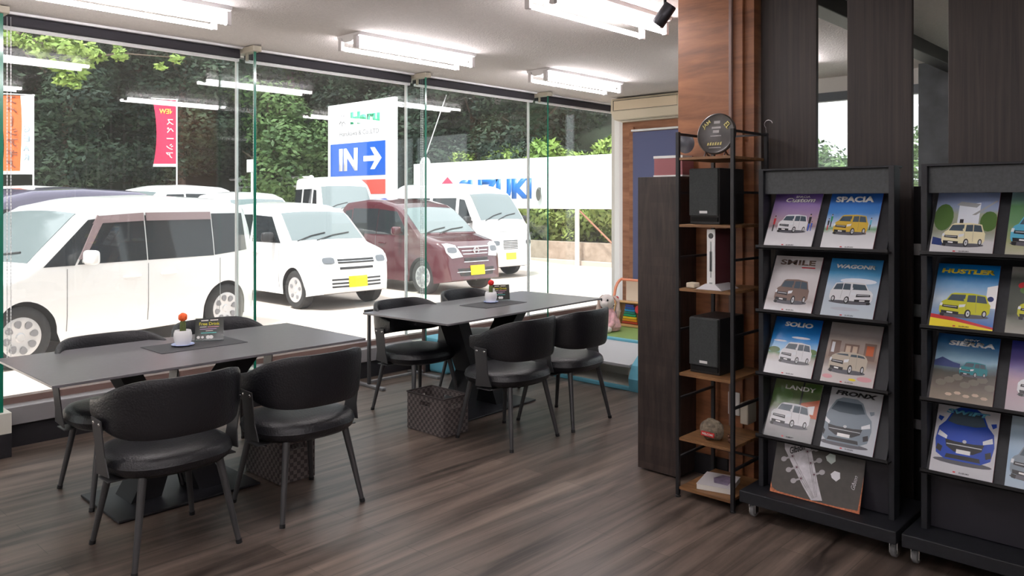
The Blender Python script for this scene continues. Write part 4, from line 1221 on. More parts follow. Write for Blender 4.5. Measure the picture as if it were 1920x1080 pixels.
# keep the bank under the upper bushes solid
bm = BM(); b2(bm, (18.0, 9.4, .3), (19.2, 22.0, 2.35)); struct('ground_bank', bm, soil)
used = [False, False]
for i, (x, y, z, k) in enumerate(bs):
    if not used[k]: o = bpro[k]; used[k] = True
    else: o = bpro[k].copy(); C.objects.link(o)
    o.location = (x + rb.uniform(-.15, .15), y, z - .1); o.rotation_euler = (0, 0, rb.uniform(0, 6)); s = rb.uniform(.85, 1.15); o.scale = (s, s, s)
    if k == 0: tag(o, 'pale green weedy bush growing on top of the block wall below the white signboard', 'bush', 'bushes on the block wall')
    else: tag(o, 'bright green leafy bush showing above the top edge of the white signboard', 'bush', 'bushes above the signboard')
t = empty('sapling', (18.0, 11.4, 2.1), 0, 'bare-branched yellowish sapling above the right end of the white signboard', 'sapling')
bm = BM()
for k in range(7):
    a = R(30 + 20 * k)
    tube(bm, [(0, 0, 0), (.2 * math.cos(a), -.5 * math.cos(a), .4), (.3 * math.cos(a), -1.0 * math.cos(a), .75)], [.02, .014, .006], 5)
obj('branches', bm, mat('twig', (.45, .38, .28), .8), t)
bm = BM(); leaves(bm, rb, [(0, -.5, .9, .25), (0, .3, 1.0, .3), (0, .9, .85, .25), (0, -1.0, .7, .2)], 260, .09); obj('foliage', bm, leaf_grass, t, recalc=False)
# far trees seen through the far window
for k, (px, d, H) in enumerate(((1530, 60, 4.6), (1552, 62, 4.2), (1571, 58, 3.4), (1500, 64, 4.0), (1706, 60, 6.0))):
    tt = (px - 960) / 1480
    x, y = .729 * d + .6845 * tt * d, .6845 * d - .729 * tt * d
    o = make_tree('far_tree', 40 + k, H + 1.6, 2.2, leaf_mid, 1600, .24); o.location = (x, y, -.1)
    tag(o, ['round green treetop low in the gap between the first two slats', 'green treetop centred in the gap between the first two slats', 'lower green treetop at the right of the first slat gap', 'green treetop hidden behind the first slat', 'green tree glimpsed beside the grey column between the second and third slats'][k], 'tree')

# ---------------------------------------------------------------- utility pole, signs, rail, banners
t = empty('utility_pole', (19.6, 19.1, 1.0), 0, 'pale concrete utility pole rising behind the white signboard', 'utility pole')
bm = BM(); tube(bm, [(0, 0, 0), (0, 0, 8.5)], [.22, .18], 20)
for z in (3.2, 4.4, 5.6, 6.4):
    tube(bm, [(0, 0, z), (0, 0, z + .04)], .215, 20)
obj('pole_shaft', bm, mat('pole_concrete', (.30, .29, .27), .9, var=.15, vscale=6), t, smooth=True)
bm = BM(); tube(bm, [(16.5, 19.3, 2.96), (18.2, 19.8, 5.9)], .018, 6)
tag(obj('guy_wire', bm, mat('wire_pale', (.6, .6, .6), .5)), 'thin pale guy wire slanting up from the domed cap', 'wire')

white_out = mat('sign_white', (.85, .86, .88), .4)
blue_s = mat('sign_blue', (.012, .10, .50), .4)
red_s = mat('sign_red', (.75, .10, .08), .45)
# IN sign
t = empty('entrance_sign', (13.6, 18.8, gz(13.6, 18.8)), 0, 'tall white roadside sign with blue IN arrow panel', 'sign')
g0 = gz(13.6, 18.8)
bm = BM(); b2(bm, (0, -1.60, .05), (.12, 1.62, 4.42 - g0), .02); obj('sign_box', bm, white_out, t)
Fp = frame((0, 0, 0), (0, -1, 0), (0, 0, 1))
bm = BM(); b2(bm, (-.01, -1.20, 2.28 - g0), (.002, 1.46, 3.24 - g0)); pb = obj('blue_panel', bm, blue_s, t)
Q = lambda u, v, d=.012: Fp @ Matrix.Translation((u, v - g0, d))
text('IN', 'lettering', white_out, pb, Q(-.55, 2.76), width=.92, height=.66, depth=.004, bold=.045)
bm = BM()
prism(bm, [(-.42, -.075), (.10, -.075), (-.10, -.31), (.10, -.31), (.42, 0), (.10, .31), (-.10, .31), (.10, .075), (-.42, .075)], .004, Q(.62, 2.76))
obj('arrow', bm, white_out, pb)
bm = BM(); b2(bm, (-.01, -1.20, 1.75 - g0), (.002, 1.46, 2.16 - g0)); obj('red_panel', bm, red_s, t)
text('Haru', 'lettering', mat('sign_green', (.02, .45, .22), .5), t, Q(.25, 3.96, .001), width=1.4, height=.36, depth=.004, bold=.06)
text('Harukawa & Co.,LTD', 'lettering', mat('sign_text_grey', (.22, .22, .24), .5), t, Q(-.05, 3.52, .001), width=1.9, height=.16, depth=.004)
bm = BM()
for k in range(7):
    a = 2 * PI * k / 7
    tube(bm, [Q(-.85, 3.95, .003) @ Vector((.08 * math.cos(a), .08 * math.sin(a), 0)), Q(-.85, 3.95, .003) @ Vector((.2 * math.cos(a + .2), .2 * math.sin(a + .2), 0))], .012, 5)
tube(bm, [Q(-.85, 3.95, .003) @ Vector((.09 * math.cos(a), .09 * math.sin(a), 0)) for a in [2 * PI * k / 12 for k in range(13)]], .010, 5)
obj('flower_emblem', bm, mat('sign_text_grey', (.22, .22, .24), .5), t)
# long white signboard on posts
t = empty('signboard', (15.7, 14.0, GZ), 0, 'long white signboard on posts with red and blue SUZUKI lettering', 'signboard')
bm = BM(); b2(bm, (0, -6.4, 1.44), (.10, 4.92, 2.79), .01); obj('board', bm, white_out, t)
for y in (-4.9, -1.55, 1.7, 4.6):
    bm = BM(); b2(bm, (-.07, y - .05, .0), (-.002, y + .05, 1.46), .005); obj('post', bm, mat('post_white', (.7, .68, .66), .5), t)
bm = BM(); tube(bm, [(.02, -1.55, 1.42), (.05, -2.7, .50)], .025, 6); obj('brace', bm, mat('brace_rust', (.30, .13, .08), .7), t)
Fb = frame((-.002, 0, 0), (0, -1, 0), (0, 0, 1))
text('SUZUKI', 'lettering', mat('suzuki_blue', (.02, .16, .55), .4), t, Fb @ Matrix.Translation((-1.45, 1.98, 0)), width=2.85, height=.56, depth=.006, bold=.06)
bm = BM()
prism(bm, [(0, .34), (.34, .06), (.18, -.04), (.34, -.10), (0, -.36), (-.34, -.10), (-.14, .0), (-.34, .08)], .006, Fb @ Matrix.Translation((-3.35, 2.02, 0)))
obj('red_emblem', bm, mat('emblem_red', (.75, .03, .10), .4), t)
t = empty('post_cap', (16.5, 19.3, .42), 0, 'white domed cap on a pole at the left end of the long signboard', 'post cap')
bm = BM(); tube(bm, [(0, 0, 0), (0, 0, 2.34)], .06, 10); obj('pole', bm, white_out, t)
bm = BM(); lathe(bm, [(0, 2.54), (.06, 2.53), (.13, 2.48), (.17, 2.38), (.18, 2.30), (0, 2.30)], 20); obj('dome', bm, white_out, t, smooth=True)
# dark oval mirror/lamp hanging on the board
bm = BM(); lathe(bm, [(0, .02), (.09, .015), (.10, 0), (.09, -.02), (0, -.02)], 20, frame((15.62, 13.72, 1.72), (0, -1, 0), (0, 0, 1.0)) @ Matrix.Diagonal((.8, 1.7, 1, 1)))
b2(bm, (15.62, 13.70, 1.72), (15.70, 13.74, 1.90))
tag(obj('convex_mirror', bm, mat('mirror_dark', (.12, .11, .10), .4), smooth=True), 'small dark oval fitting right of the SUZUKI lettering on the signboard', 'mirror')
# pipe guard rail
t = empty('guard_rail', (13.2, 18, 0), 0, 'white two-pipe guard rail along the road behind the parked cars', 'guard rail')
for z in (0, -.27):
    bm = BM(); tube(bm, [(0, 2.6, 2.27 + z), (0, 5.0, 2.27 + z), (-.4, 30, 2.40 + z)], .035, 8); obj('pipe', bm, white_paint, t)
for k in range(9):
    y = 2.7 + k * 2.2
    bm = BM(); b2(bm, (-.03, y - .04, gz(13.2, 18 + y) - .1), (.03, y + .04, 2.32 + y * .003), .005); obj('post', bm, white_paint, t)
# little blank sign
t = empty('small_sign', (11.2, 20.6, gz(11.2, 20.6)), 0, 'small blank white square sign on a thin post beside the first glass fin', 'sign')
gg = gz(11.2, 20.6)
bm = BM(); b2(bm, (-.02, -.24, 2.36 - gg), (0, .24, 2.72 - gg), .01); obj('plate', bm, white_paint, t)
bm = BM(); tube(bm, [(.02, 0, 0), (.02, 0, 2.55 - gg)], .035, 8); obj('post', bm, white_paint, t)

def banner(loc, rz, col, label, H, W, ztop, words, white_col=False):
    g = gz(loc[0], loc[1])
    t = empty('banner_flag', (loc[0], loc[1], g), rz, label, 'banner')
    top = ztop - g
    bm = BM(); tube(bm, [(0, 0, 0), (-.0, 0, top)], .018, 8); obj('pole', bm, white_paint, t)
    bm = BM(); tube(bm, [(.03, 0, top - .02), (-W - .05, 0, top + .01)], .012, 6); obj('cross_bar', bm, white_paint, t)
    def fy(x, z):
        return .06 * math.sin(z * 3.0 + x * 4) * (abs(x) / W)
    def fxw(u, v):      # cloth bows to the left lower down
        return -.02 - u * (W - .12 * math.sin(PI * v))
    bm = BM()
    nu, nv = 8, 24
    gr = [[bm.verts.new((fxw(i / nu, j / nv), fy(i / nu * W, j / nv * H), top - .03 - j / nv * H)) for j in range(nv + 1)] for i in range(nu + 1)]
    for i in range(nu):
        for j in range(nv):
            f = bm.faces.new((gr[i][j], gr[i + 1][j], gr[i + 1][j + 1], gr[i][j + 1]))
            if white_col: f.material_index = 1 if (i < 3 or j >= nv - 1) else 0
            else: f.material_index = 1 if j >= nv - 1 else 0
    cl = obj('cloth', bm, [col, white_out], t, recalc=False)
    for (s, u, v, w_, h_, m, rot) in words:
        M = frame((fxw(u, v), fy(u * W, v * H) - .012, top - .03 - v * H), (1, 0, 0), (0, 0, 1)) @ Matrix.Rotation(rot, 4, 'Z')
        text(s, 'lettering', m, cl, M, width=w_, height=h_, depth=.002, flip=True, bold=.02)
ban_or = mat('banner_orange', (.60, .13, .03), .7); ban_red = mat('banner_red', (.62, .02, .08), .7)
ban_ink = mat('banner_brown', (.22, .06, .03), .6); ban_w = mat('banner_white', (.8, .7, .7), .6); ban_y = mat('banner_yellow', (.75, .6, .1), .6)
ban_blue = mat('banner_pale', (.40, .50, .58), .6)
kana = 'スペーシアギア'
banner((5.60, 20.1), R(-42), ban_or, 'orange and white banner flag with mirrored lettering at the left edge', 1.78, .72, 3.95,
       [(c, .68, .06 + k * .135, .24, .17 if c != 'ー' else .03, ban_ink, 0 if c != 'ー' else R(90)) for k, c in enumerate(kana)] +
       [(c, .20, .42 + k * .12, .13, .16, ban_blue, 0) for k, c in enumerate('GEAR')], white_col=True)
banner((8.95, 20.3), R(-38), ban_red, 'bright red banner flag with mirrored NEW lettering left of centre', 1.72, .58, 4.18,
       [('NEW', .45, .17, .36, .13, ban_y, 0)] + [(c, .30, .33 + k * .125, .17, .15 if c != 'ー' else .03, ban_w, 0) for k, c in enumerate('スペーシア')])

# ================================================================ cars
tyre_m = mat('tyre', (.025, .025, .027), .8)
carglass = mat('car_glass', (.022, .027, .032), .04, spec=.45)
wind_m = mat('windshield', (.165, .20, .21), .06, spec=.9)
car_trim = mat('car_trim_black', (.025, .025, .028), .5)
car_white = mat('car_white', (.84, .84, .85), .22, coat=.6)
car_maroon = mat('car_maroon', (.085, .019, .028), .2, coat=.8)
car_purple = mat('car_purple', (.10, .085, .14), .22, coat=.8)
lamp_m = mat('car_lamp', (.62, .65, .68), .08, spec=.9)
lamp_d = mat('car_lamp_inner', (.20, .21, .23), .2, .6)
plate_y = mat('plate_yellow', (.85, .62, .0), .45)
seam = mat('seam_grey', (.22, .22, .23), .5)
cap_m = mat('hubcap_silver', (.62, .62, .64), .35, .5)
def interp(prof, s):
    if s <= prof[0][0]: return prof[0][1]
    for (a, za), (b, zb) in zip(prof, prof[1:]):
        if s <= b: return za + (zb - za) * (s - a) / (b - a)
    return prof[-1][1]
def sm(t): t = max(0, min(1, t)); return t * t * (3 - 2 * t)
def make_wheel(parent, x, y, rad, side, style):
    p = empty('wheel'); p.parent = parent; p.location = (x, y, rad)
    Mw = frame((0, 0, 0), (1, 0, 0), (0, 0, 1))           # local z -> -Y
    if side > 0: Mw = frame((0, 0, 0), (-1, 0, 0), (0, 0, 1))
    bm = BM(); lathe(bm, [(rad * .62, .07), (rad * .70, .085), (rad * .90, .085), (rad, .06), (rad, -.07), (rad * .9, -.09), (rad * .5, -.09)], 32, Mw, cap=False)
    obj('tyre', bm, tyre_m, p, smooth=True)
    bm = BM()
    lathe(bm, [(0, .074), (rad * .12, .076), (rad * .16, .066), (rad * .45, .070), (rad * .62, .078), (rad * .68, .074), (rad * .64, .05), (0, .04)], 32, Mw)
    n, a0, a1, hw_ = {'slots8': (8, .30, .56, .085), 'holes5': (5, .30, .52, .10), 'spokes': (10, .22, .58, .075)}[style]
    for k in range(n):
        a = 2 * PI * k / n + .2
        pts = []
        for q in range(12):
            th = 2 * PI * q / 12
            r_ = rad * ((a0 + a1) / 2 + (a1 - a0) / 2 * math.cos(th))
            wv = rad * hw_ * math.sin(th) * (1.35 if style != 'holes5' else 1.0) * (r_ / (rad * .45))
            pts.append((r_ * math.cos(a) - wv * math.sin(a), r_ * math.sin(a) + wv * math.cos(a)))
        prism(bm, pts, .002, Mw @ Matrix.Translation((0, 0, .0765)), mi=1)
    obj('hubcap', bm, [cap_m, mat('slot_dark', (.24, .24, .26), .5)], p, smooth=True)
def make_car(name, label, cx, cy, yaw, L, W, prof, belt, wb0, wb, rad, paint, side_w, ws, front, style='slots8', gzz=GZ, tumble=.13, kind='car', detail=True, group=None, visor=False, pillars=None, hl=None):
    """prof: (distance behind the nose, height) pairs; ws: windshield distances; side_w: window polygons (s,z)"""
    t = empty(name, (cx, cy, gzz), yaw, label, kind, group)
    hw = W / 2; H = max(z for s, z in prof)
    ax = [wb0, wb0 + wb]
    arch = rad + .045
    def plan(s):
        e = min(s, L - s)
        return 1 - .20 * max(0, (.42 - e) / .42) ** 2.2
    def wid(s, z):
        k = 1.0
        if z > belt: k = 1 - tumble * ((z - belt) / (H - belt)) ** 1.1
        elif z < .45: k = 1 - .04 * (.45 - z) / .3
        return hw * plan(s) * k
    def X(s, y):
        c = .10 * sm((.9 - s) / .9) * (y / hw) ** 2 - .07 * sm((s - (L - .7)) / .7) * (y / hw) ** 2
        return L / 2 - s - c
    def zlow(s):
        z = .20 + .05 * max(0, (.3 - min(s, L - s)) / .3)
        for a in ax:
            d = abs(s - a)
            if d < arch: z = max(z, rad + math.sqrt(arch * arch - d * d))
        return z
    st = set()
    for s, z in prof: st.add(round(s, 4))
    st |= {round(L * i / 46, 4) for i in range(47)}
    for (a, za), (b, zb) in zip(prof, prof[1:]):
        if abs(zb - za) > .12 and b - a < .12:
            for k in range(1, 4): st.add(round(a + (b - a) * k / 4, 4))
    for a in ax:
        for k in range(-8, 9): st.add(round(a + arch * math.sin(PI / 2 * k / 8), 4))
    st = sorted(s for s in st if 0 <= s <= L)
    st = [s for i, s in enumerate(st) if i == 0 or s - st[i - 1] > .002]
    NS, NT = 9, 8
    bm = BM(); rings = []
    for s in st:
        zl, zt = zlow(s), interp(prof, s)
        zt = max(zt, zl + .02)
        r_ = min(.09, (zt - zl) * .4)
        half = []
        for j in range(NS + 1):
            z = zl + (zt - r_ - zl) * j / NS
            half.append((wid(s, z), z))
        for a in (30, 60):
            half.append((wid(s, zt - r_) - r_ * (1 - math.cos(R(a))), zt - r_ + r_ * math.sin(R(a))))
        ytop = wid(s, zt - r_) - r_
        crownz = .035 * sm((zt - .9) / .5)
        for j in range(NT // 2 + 1):
            f = 1 - j / (NT // 2)
            half.append((ytop * f, zt + crownz * (1 - f * f)))
        full = [(y, z) for y, z in half] + [(-y, z) for y, z in reversed(half[:-1])]
        rings.append([bm.verts.new((X(s, y), y, z)) for y, z in full])
    for a, b in zip(rings, rings[1:]):
        for k in range(len(a) - 1):
            f = bm.faces.new((a[k], a[k + 1], b[k + 1], b[k]))
        f = bm.faces.new((a[-1], a[0], b[0], b[-1])); f.material_index = 1
    bm.faces.new(rings[0]); bm.faces.new(rings[-1])
    body = obj('body', bm, [paint, car_trim], t, smooth=True, auto=32)
    # surface patches
    def dense(pts, n=6):
        out = []
        for a, b in zip(pts, pts[1:] + pts[:1]):
            for k in range(n): out.append((a[0] + (b[0] - a[0]) * k / n, a[1] + (b[1] - a[1]) * k / n))
        return out
    def patch(fn, pts, n=6, rings_=5):
        bm = BM(); pts = dense(pts, n)
        cx_ = sum(p[0] for p in pts) / len(pts); cy_ = sum(p[1] for p in pts) / len(pts)
        rr = []
        for k in range(rings_):
            f = 1 - k / rings_
            rr.append([bm.verts.new(fn(cx_ + (p[0] - cx_) * f, cy_ + (p[1] - cy_) * f, .0)) for p in pts])
        m = len(pts)
        for a, b in zip(rr, rr[1:]):
            for k in range(m): bm.faces.new((a[k], a[(k + 1) % m], b[(k + 1) % m], b[k]))
        bm.faces.new(rr[-1])
        # skirt back into the body gives the patch thickness
        sk = [bm.verts.new(fn(p[0], p[1], -.014)) for p in pts]
        for k in range(m): bm.faces.new((rr[0][k], rr[0][(k + 1) % m], sk[(k + 1) % m], sk[k]))
        return bm
    def side(sd, off):
        return lambda s, z, d: Vector((X(s, wid(s, z)), sd * (wid(s, z) + off + d), z))
    front_s = [(s, z) for s, z in prof if s < L * .5]
    def s_at(z):
        for (a, za), (b, zb) in zip(front_s, front_s[1:]):
            if za <= z <= zb: return a + (b - a) * (z - za) / max(1e-6, zb - za)
        return front_s[0][0]
    def fr(off):
        return lambda y, z, d: Vector((X(s_at(z), y) + off + d, y, z))
    def topf(off):
        def f(s, y, d):
            zt = interp(prof, s); w_ = wid(s, zt - .09)
            cr = .035 * sm((zt - .9) / .5)
            sl = (interp(prof, s + .02) - interp(prof, s - .02)) / .04
            nv = Vector((sl, 0, 1)).normalized()
            return Vector((X(s, y), y, zt + cr * (1 - (y / w_) ** 2))) + nv * (off + d)
        return f
    for sd in (-1, 1):
        for wpts in side_w:
            obj('side_window', patch(side(sd, .004), wpts), carglass, t, smooth=True)
    s0, s1 = ws
    wlo = wid(s0, interp(prof, s0)) - .07; whi = wid(s1, interp(prof, s1) - .09) - .09
    obj('windshield', patch(topf(.004), [(s0, -wlo), (s0, wlo), (s1, whi), (s1, -whi)], 8), wind_m, t, smooth=True)
    if detail:
        for a, b in ((-.1, .38), (.30, .74)):
            bm = BM()
            f = topf(.016); y0 = -wlo * .75 + a * wlo * 1.3; y1 = -wlo * .75 + b * wlo * 1.9
            tube(bm, [f(s0 - .03, y0, 0), f(s0 + .05, (y0 + y1) / 2, 0), f(s0 + .09, y1, 0)], .009, 6)
            obj('wiper', bm, car_trim, t)
        for sd in (-1, 1):
            for (kind_, pts, m) in front.get('sided', []):
                pp = [(sd * y, z) for y, z in pts]
                o_ = obj(kind_, patch(fr(.008), pp, 4), m, t, smooth=True)
                if kind_ == 'headlight':
                    cy_ = sum(p[0] for p in pp) / len(pp); cz_ = sum(p[1] for p in pp) / len(pp)
                    obj('lens', patch(fr(.013), [(cy_ + .095 * math.copysign(abs(math.cos(R(q))) ** .6, math.cos(R(q))), cz_ + .048 * math.copysign(abs(math.sin(R(q))) ** .6, math.sin(R(q)))) for q in range(0, 360, 20)], 1), lamp_d, o_)
            if front.get('side_lamps'):
                pass
        for (kind_, pts, m, off) in front.get('mid', []):
            obj(kind_, patch(fr(off), pts, 4), m, t, smooth=True)
        for sd in (-1, 1):
            # mirror
            s_, z_ = front['mirror']
            bm = BM(); w_ = wid(s_, z_)
            box(bm, (X(s_, w_) + .0, sd * (w_ + .13), z_ + .02), (.10, .19, .15), .04, seg=3)
            box(bm, (X(s_, w_) - .0, sd * (w_ + .03), z_ - .02), (.05, .10, .04), .01)
            obj('mirror', bm, front.get('mirror_m', paint), t, smooth=True)
            # door seams, handles
            for s_ in front['seams']:
                bm = BM()
                f = side(sd, .001)
                tube(bm, [f(s_, z, 0) for z in [.30 + (belt - .30) * q / 8 for q in range(9)]], .0045, 4)
                obj('door_seam', bm, seam, body)
            for s_ in front['handles']:
                f = side(sd, .022)
                bm = BM(); tube(bm, [f(s_ - .10, belt - .13, -.02), f(s_ - .08, belt - .13, 0), f(s_ + .08, belt - .13, 0), f(s_ + .10, belt - .13, -.02)], .014, 8)
                obj('door_handle', bm, paint, t, smooth=True)
    if visor:
        for wpts in side_w[:2] if not isinstance(visor, list) else visor:
            for sd in (-1, 1):
                f = side(sd, .02)
                bm = BM()
                top_, bot_ = wpts
                n = 10
                vs = [[bm.verts.new(f(a[0] + (b[0] - a[0]) * k / n, a[1] + (b[1] - a[1]) * k / n, 0)) for k in range(n + 1)] for a, b in (top_, bot_)]
                vi = [[bm.verts.new(f(a[0] + (b[0] - a[0]) * k / n, a[1] + (b[1] - a[1]) * k / n, -.012)) for k in range(n + 1)] for a, b in (top_, bot_)]
                for k in range(n):
                    bm.faces.new((vs[0][k], vs[0][k + 1], vs[1][k + 1], vs[1][k])); bm.faces.new((vi[0][k], vi[0][k + 1], vi[1][k + 1], vi[1][k]))
                    bm.faces.new((vs[1][k], vs[1][k + 1], vi[1][k + 1], vi[1][k])); bm.faces.new((vs[0][k], vs[0][k + 1], vi[0][k + 1], vi[0][k]))
                obj('window_visor', bm, mat('visor_brown', (.26, .19, .20), .15), t)
    for a in ax:
        for sd in (-1, 1):
            make_wheel(t, L / 2 - a, sd * (hw - .10), rad, sd, style)
    return t
def quad(a, b, z0, z1): return [(a, z0), (b, z0), (b, z1), (a, z1)]

# near white minivan, seen from its left side
sol = [(0, .28), (.02, .55), (.06, .72), (.16, .82), (.62, .95), (.70, .97), (1.25, 1.46), (1.42, 1.56), (1.75, 1.63), (2.4, 1.66), (3.2, 1.63), (3.50, 1.56), (3.62, 1.30), (3.67, .9), (3.70, .32)]
front_sol = dict(mid=[('grille', quad(-.30, .30, .56, .66), car_trim, .006), ('license_plate', quad(-.165, .165, .36, .52), white_plastic, .012)],
                 sided=[('headlight', quad(.36, .62, .62, .76), lamp_m)], mirror=(1.28, 1.02), seams=(1.10, 2.02, 3.0), handles=(1.82, 2.28))
make_car('minivan', 'white minivan parked side-on nearest the window at the left', 3.27, 9.68, math.atan2(-.24, -.97), 3.70, 1.60, sol, .93, .66, 2.45, .30, car_white,
         [[(.86, .96), (1.18, .96), (1.45, 1.43), (1.36, 1.42)], [(1.21, .965), (2.005, .965), (2.005, 1.45), (1.50, 1.44)], [(2.02, .965), (2.91, .965), (2.91, 1.46), (2.02, 1.46)], [(2.925, .97), (3.50, 1.01), (3.44, 1.47), (2.925, 1.47)]],
         (.74, 1.28), front_sol, 'slots8', visor=[(((1.46, 1.46), (2.0, 1.49)), ((1.40, 1.38), (2.0, 1.40))), (((2.03, 1.49), (2.90, 1.49)), ((2.03, 1.40), (2.90, 1.40))), (((1.46, 1.47), (1.22, 1.02)), ((1.53, 1.42), (1.28, 1.02)))])
# dark purple minivan behind it
make_car('minivan', 'dark purple minivan parked behind the near white minivan, only its roof showing', 3.15, 12.0, math.atan2(-.20, -.98), 3.75, 1.62, [(s, z * 1.075) for s, z in sol], 1.0, .66, 2.45, .30, car_purple,
         [[(.86, 1.03), (1.16, 1.03), (1.42, 1.52), (1.36, 1.52)], [(1.22, 1.04), (1.98, 1.04), (1.98, 1.55), (1.50, 1.54)], [(2.04, 1.04), (2.88, 1.04), (2.88, 1.56), (2.04, 1.56)]], (.74, 1.28), front_sol, 'slots8')
# white hatchback
alt = [(0, .26), (.02, .50), (.05, .70), (.10, .80), (.20, .86), (.70, .97), (.78, 1.0), (1.20, 1.40), (1.34, 1.48), (1.7, 1.56), (2.3, 1.58), (2.95, 1.54), (3.22, 1.44), (3.33, 1.05), (3.37, .8), (3.40, .32)]
front_alt = dict(mid=[('grille', [(-.32, .69), (.32, .69), (.36, .755), (-.36, .755)], car_trim, .006), ('grille_bar', quad(-.34, .34, .715, .725), chrome, .012),
                      ('upper_intake', quad(-.30, .30, .60, .635), car_trim, .006), ('lower_intake', quad(-.44, .44, .44, .465), car_trim, .006), ('lower_intake', quad(-.44, .44, .385, .41), car_trim, .006), ('lower_intake', quad(-.44, .44, .335, .36), car_trim, .006),
                      ('license_plate', quad(-.165, .165, .33, .495), plate_y, .014)],
                 sided=[('headlight', [(.33, .66), (.33, .80), (.38, .845), (.56, .845), (.62, .80), (.62, .68), (.57, .635), (.38, .635)], lamp_m)], mirror=(1.18, 1.05), mirror_m=car_trim, seams=(1.05, 1.95), handles=(1.75, 2.55))
make_car('hatchback', 'white hatchback with yellow plate facing the window, left of the maroon car', 7.13, 11.58, R(-90), 3.40, 1.475, alt, .95, .62, 2.40, .29, car_white,
         [[(1.0, .98), (1.86, .98), (1.86, 1.40), (1.36, 1.38)], [(1.94, .98), (2.70, .98), (2.70, 1.40), (1.94, 1.41)], [(2.78, 1.02), (3.12, 1.08), (3.06, 1.38), (2.78, 1.40)]], (.80, 1.24), front_alt, 'holes5', tumble=.15)
# maroon car
nwg = [(0, .26), (.02, .45), (.05, .66), (.12, .84), (.24, .92), (.70, 1.02), (.76, 1.04), (1.30, 1.46), (1.50, 1.56), (1.9, 1.64), (2.4, 1.66), (3.05, 1.60), (3.28, 1.48), (3.36, 1.0), (3.39, .7), (3.40, .32)]
front_nwg = dict(mid=[('grille', [(-.30, .66), (.30, .66), (.40, .83), (-.40, .83)], car_maroon, .008), ('grille_bar', quad(-.38, .38, .815, .84), chrome, .014), ('grille_bar', quad(-.31, .31, .755, .772), chrome, .014), ('grille_bar', quad(-.30, .30, .70, .715), chrome, .014),
                      ('lower_grille', quad(-.28, .28, .585, .635), car_trim, .008), ('grille_bar', quad(-.30, .30, .565, .578), chrome, .012),
                      ('lower_intake', [(-.38, .33), (.38, .33), (.44, .46), (-.44, .46)], car_trim, .006), ('chrome_strip', quad(-.46, .46, .395, .408), chrome, .012), ('license_plate', quad(-.165, .165, .34, .505), plate_y, .018)],
                 sided=[('headlight', [(.31, .66), (.40, .86), (.52, .895), (.63, .89), (.62, .74), (.54, .64)], lamp_m)], mirror=(1.22, 1.08), seams=(1.05, 1.98), handles=(1.78, 2.62))
c3 = make_car('hatchback', 'maroon hatchback with yellow plate facing the window, right of the white hatchback', 9.70, 11.62, R(-90), 3.40, 1.475, nwg, .99, .66, 2.42, .30, car_maroon,
         [[(1.02, 1.02), (1.95, 1.02), (1.95, 1.48), (1.42, 1.44)], [(1.965, 1.02), (2.76, 1.02), (2.76, 1.49), (1.965, 1.49)], [(2.775, 1.08), (3.10, 1.14), (3.04, 1.44), (2.80, 1.47)]], (.78, 1.34), front_nwg, 'spokes', tumble=.14)
bm = BM()
for pts in (((-.045, -.04), (-.028, .04)), ((.045, -.04), (.028, .04)), ((-.032, .0), (.032, .0))):
    tube(bm, [(1.70 - .045, a, .765 + b) for a, b in pts], .008, 5)
tube(bm, [(1.652, .065 * math.cos(a), .765 + .055 * math.sin(a)) for a in [R(q) for q in range(0, 361, 30)]], .006, 5)
obj('front_emblem', bm, chrome, c3)
# kei vans
van = [(0, .28), (.02, .60), (.04, .90), (.10, 1.06), (.22, 1.14), (.28, 1.18), (.72, 1.70), (.88, 1.82), (1.2, 1.92), (1.7, 1.96), (3.0, 1.96), (3.25, 1.90), (3.34, 1.60), (3.38, 1.0), (3.40, .32)]
front_van = dict(mid=[('grille', quad(-.30, .12, .62, .80), car_trim, .006)] + [('grille_bar', quad(-.30, .12, .635 + .033 * k, .648 + .033 * k), white_plastic, .012) for k in range(5)] + [('license_plate', quad(-.24, .05, .40, .54), mat('plate_pale_yellow', (.75, .75, .05), .45), .012), ('hood_line', quad(-.56, .56, .985, .992), seam, .004)],
                 sided=[('headlight', quad(.40, .60, .66, .84), lamp_m)], mirror=(.52, 1.22), mirror_m=car_trim, seams=(.95, 1.85, 2.9), handles=(1.75, 2.0))
make_car('kei_van', 'tall white kei van facing the window, right of the maroon car', 12.28, 13.15, R(-90), 3.40, 1.48, [(s, z * 1.02) for s, z in van], 1.16, .75, 2.0, .29, car_white,
         [[(.50, 1.18), (.98, 1.18), (.98, 1.68), (.82, 1.66)], [(1.08, 1.20), (1.85, 1.20), (1.85, 1.70), (1.08, 1.70)], [(1.95, 1.20), (2.75, 1.20), (2.75, 1.70), (1.95, 1.70)]], (.30, .76), front_van, 'slots8', tumble=.12)
make_car('kei_van', 'white kei van behind, in front of the IN sign, with three side windows', 12.0, 17.75, R(-106), 3.0, 1.48, [(s * 3.0 / 3.4, z * 1.06) for s, z in van], 1.20, .68, 1.85, .29, car_white,
         [[(.55, 1.25), (.98, 1.25), (.98, 1.76), (.74, 1.74)], [(1.12, 1.25), (1.85, 1.25), (1.85, 1.78), (1.12, 1.78)], [(2.0, 1.25), (2.70, 1.25), (2.70, 1.78), (2.0, 1.78)]], (.26, .66), front_van, 'slots8', gzz=gz(12, 16.5) - .02, tumble=.12)
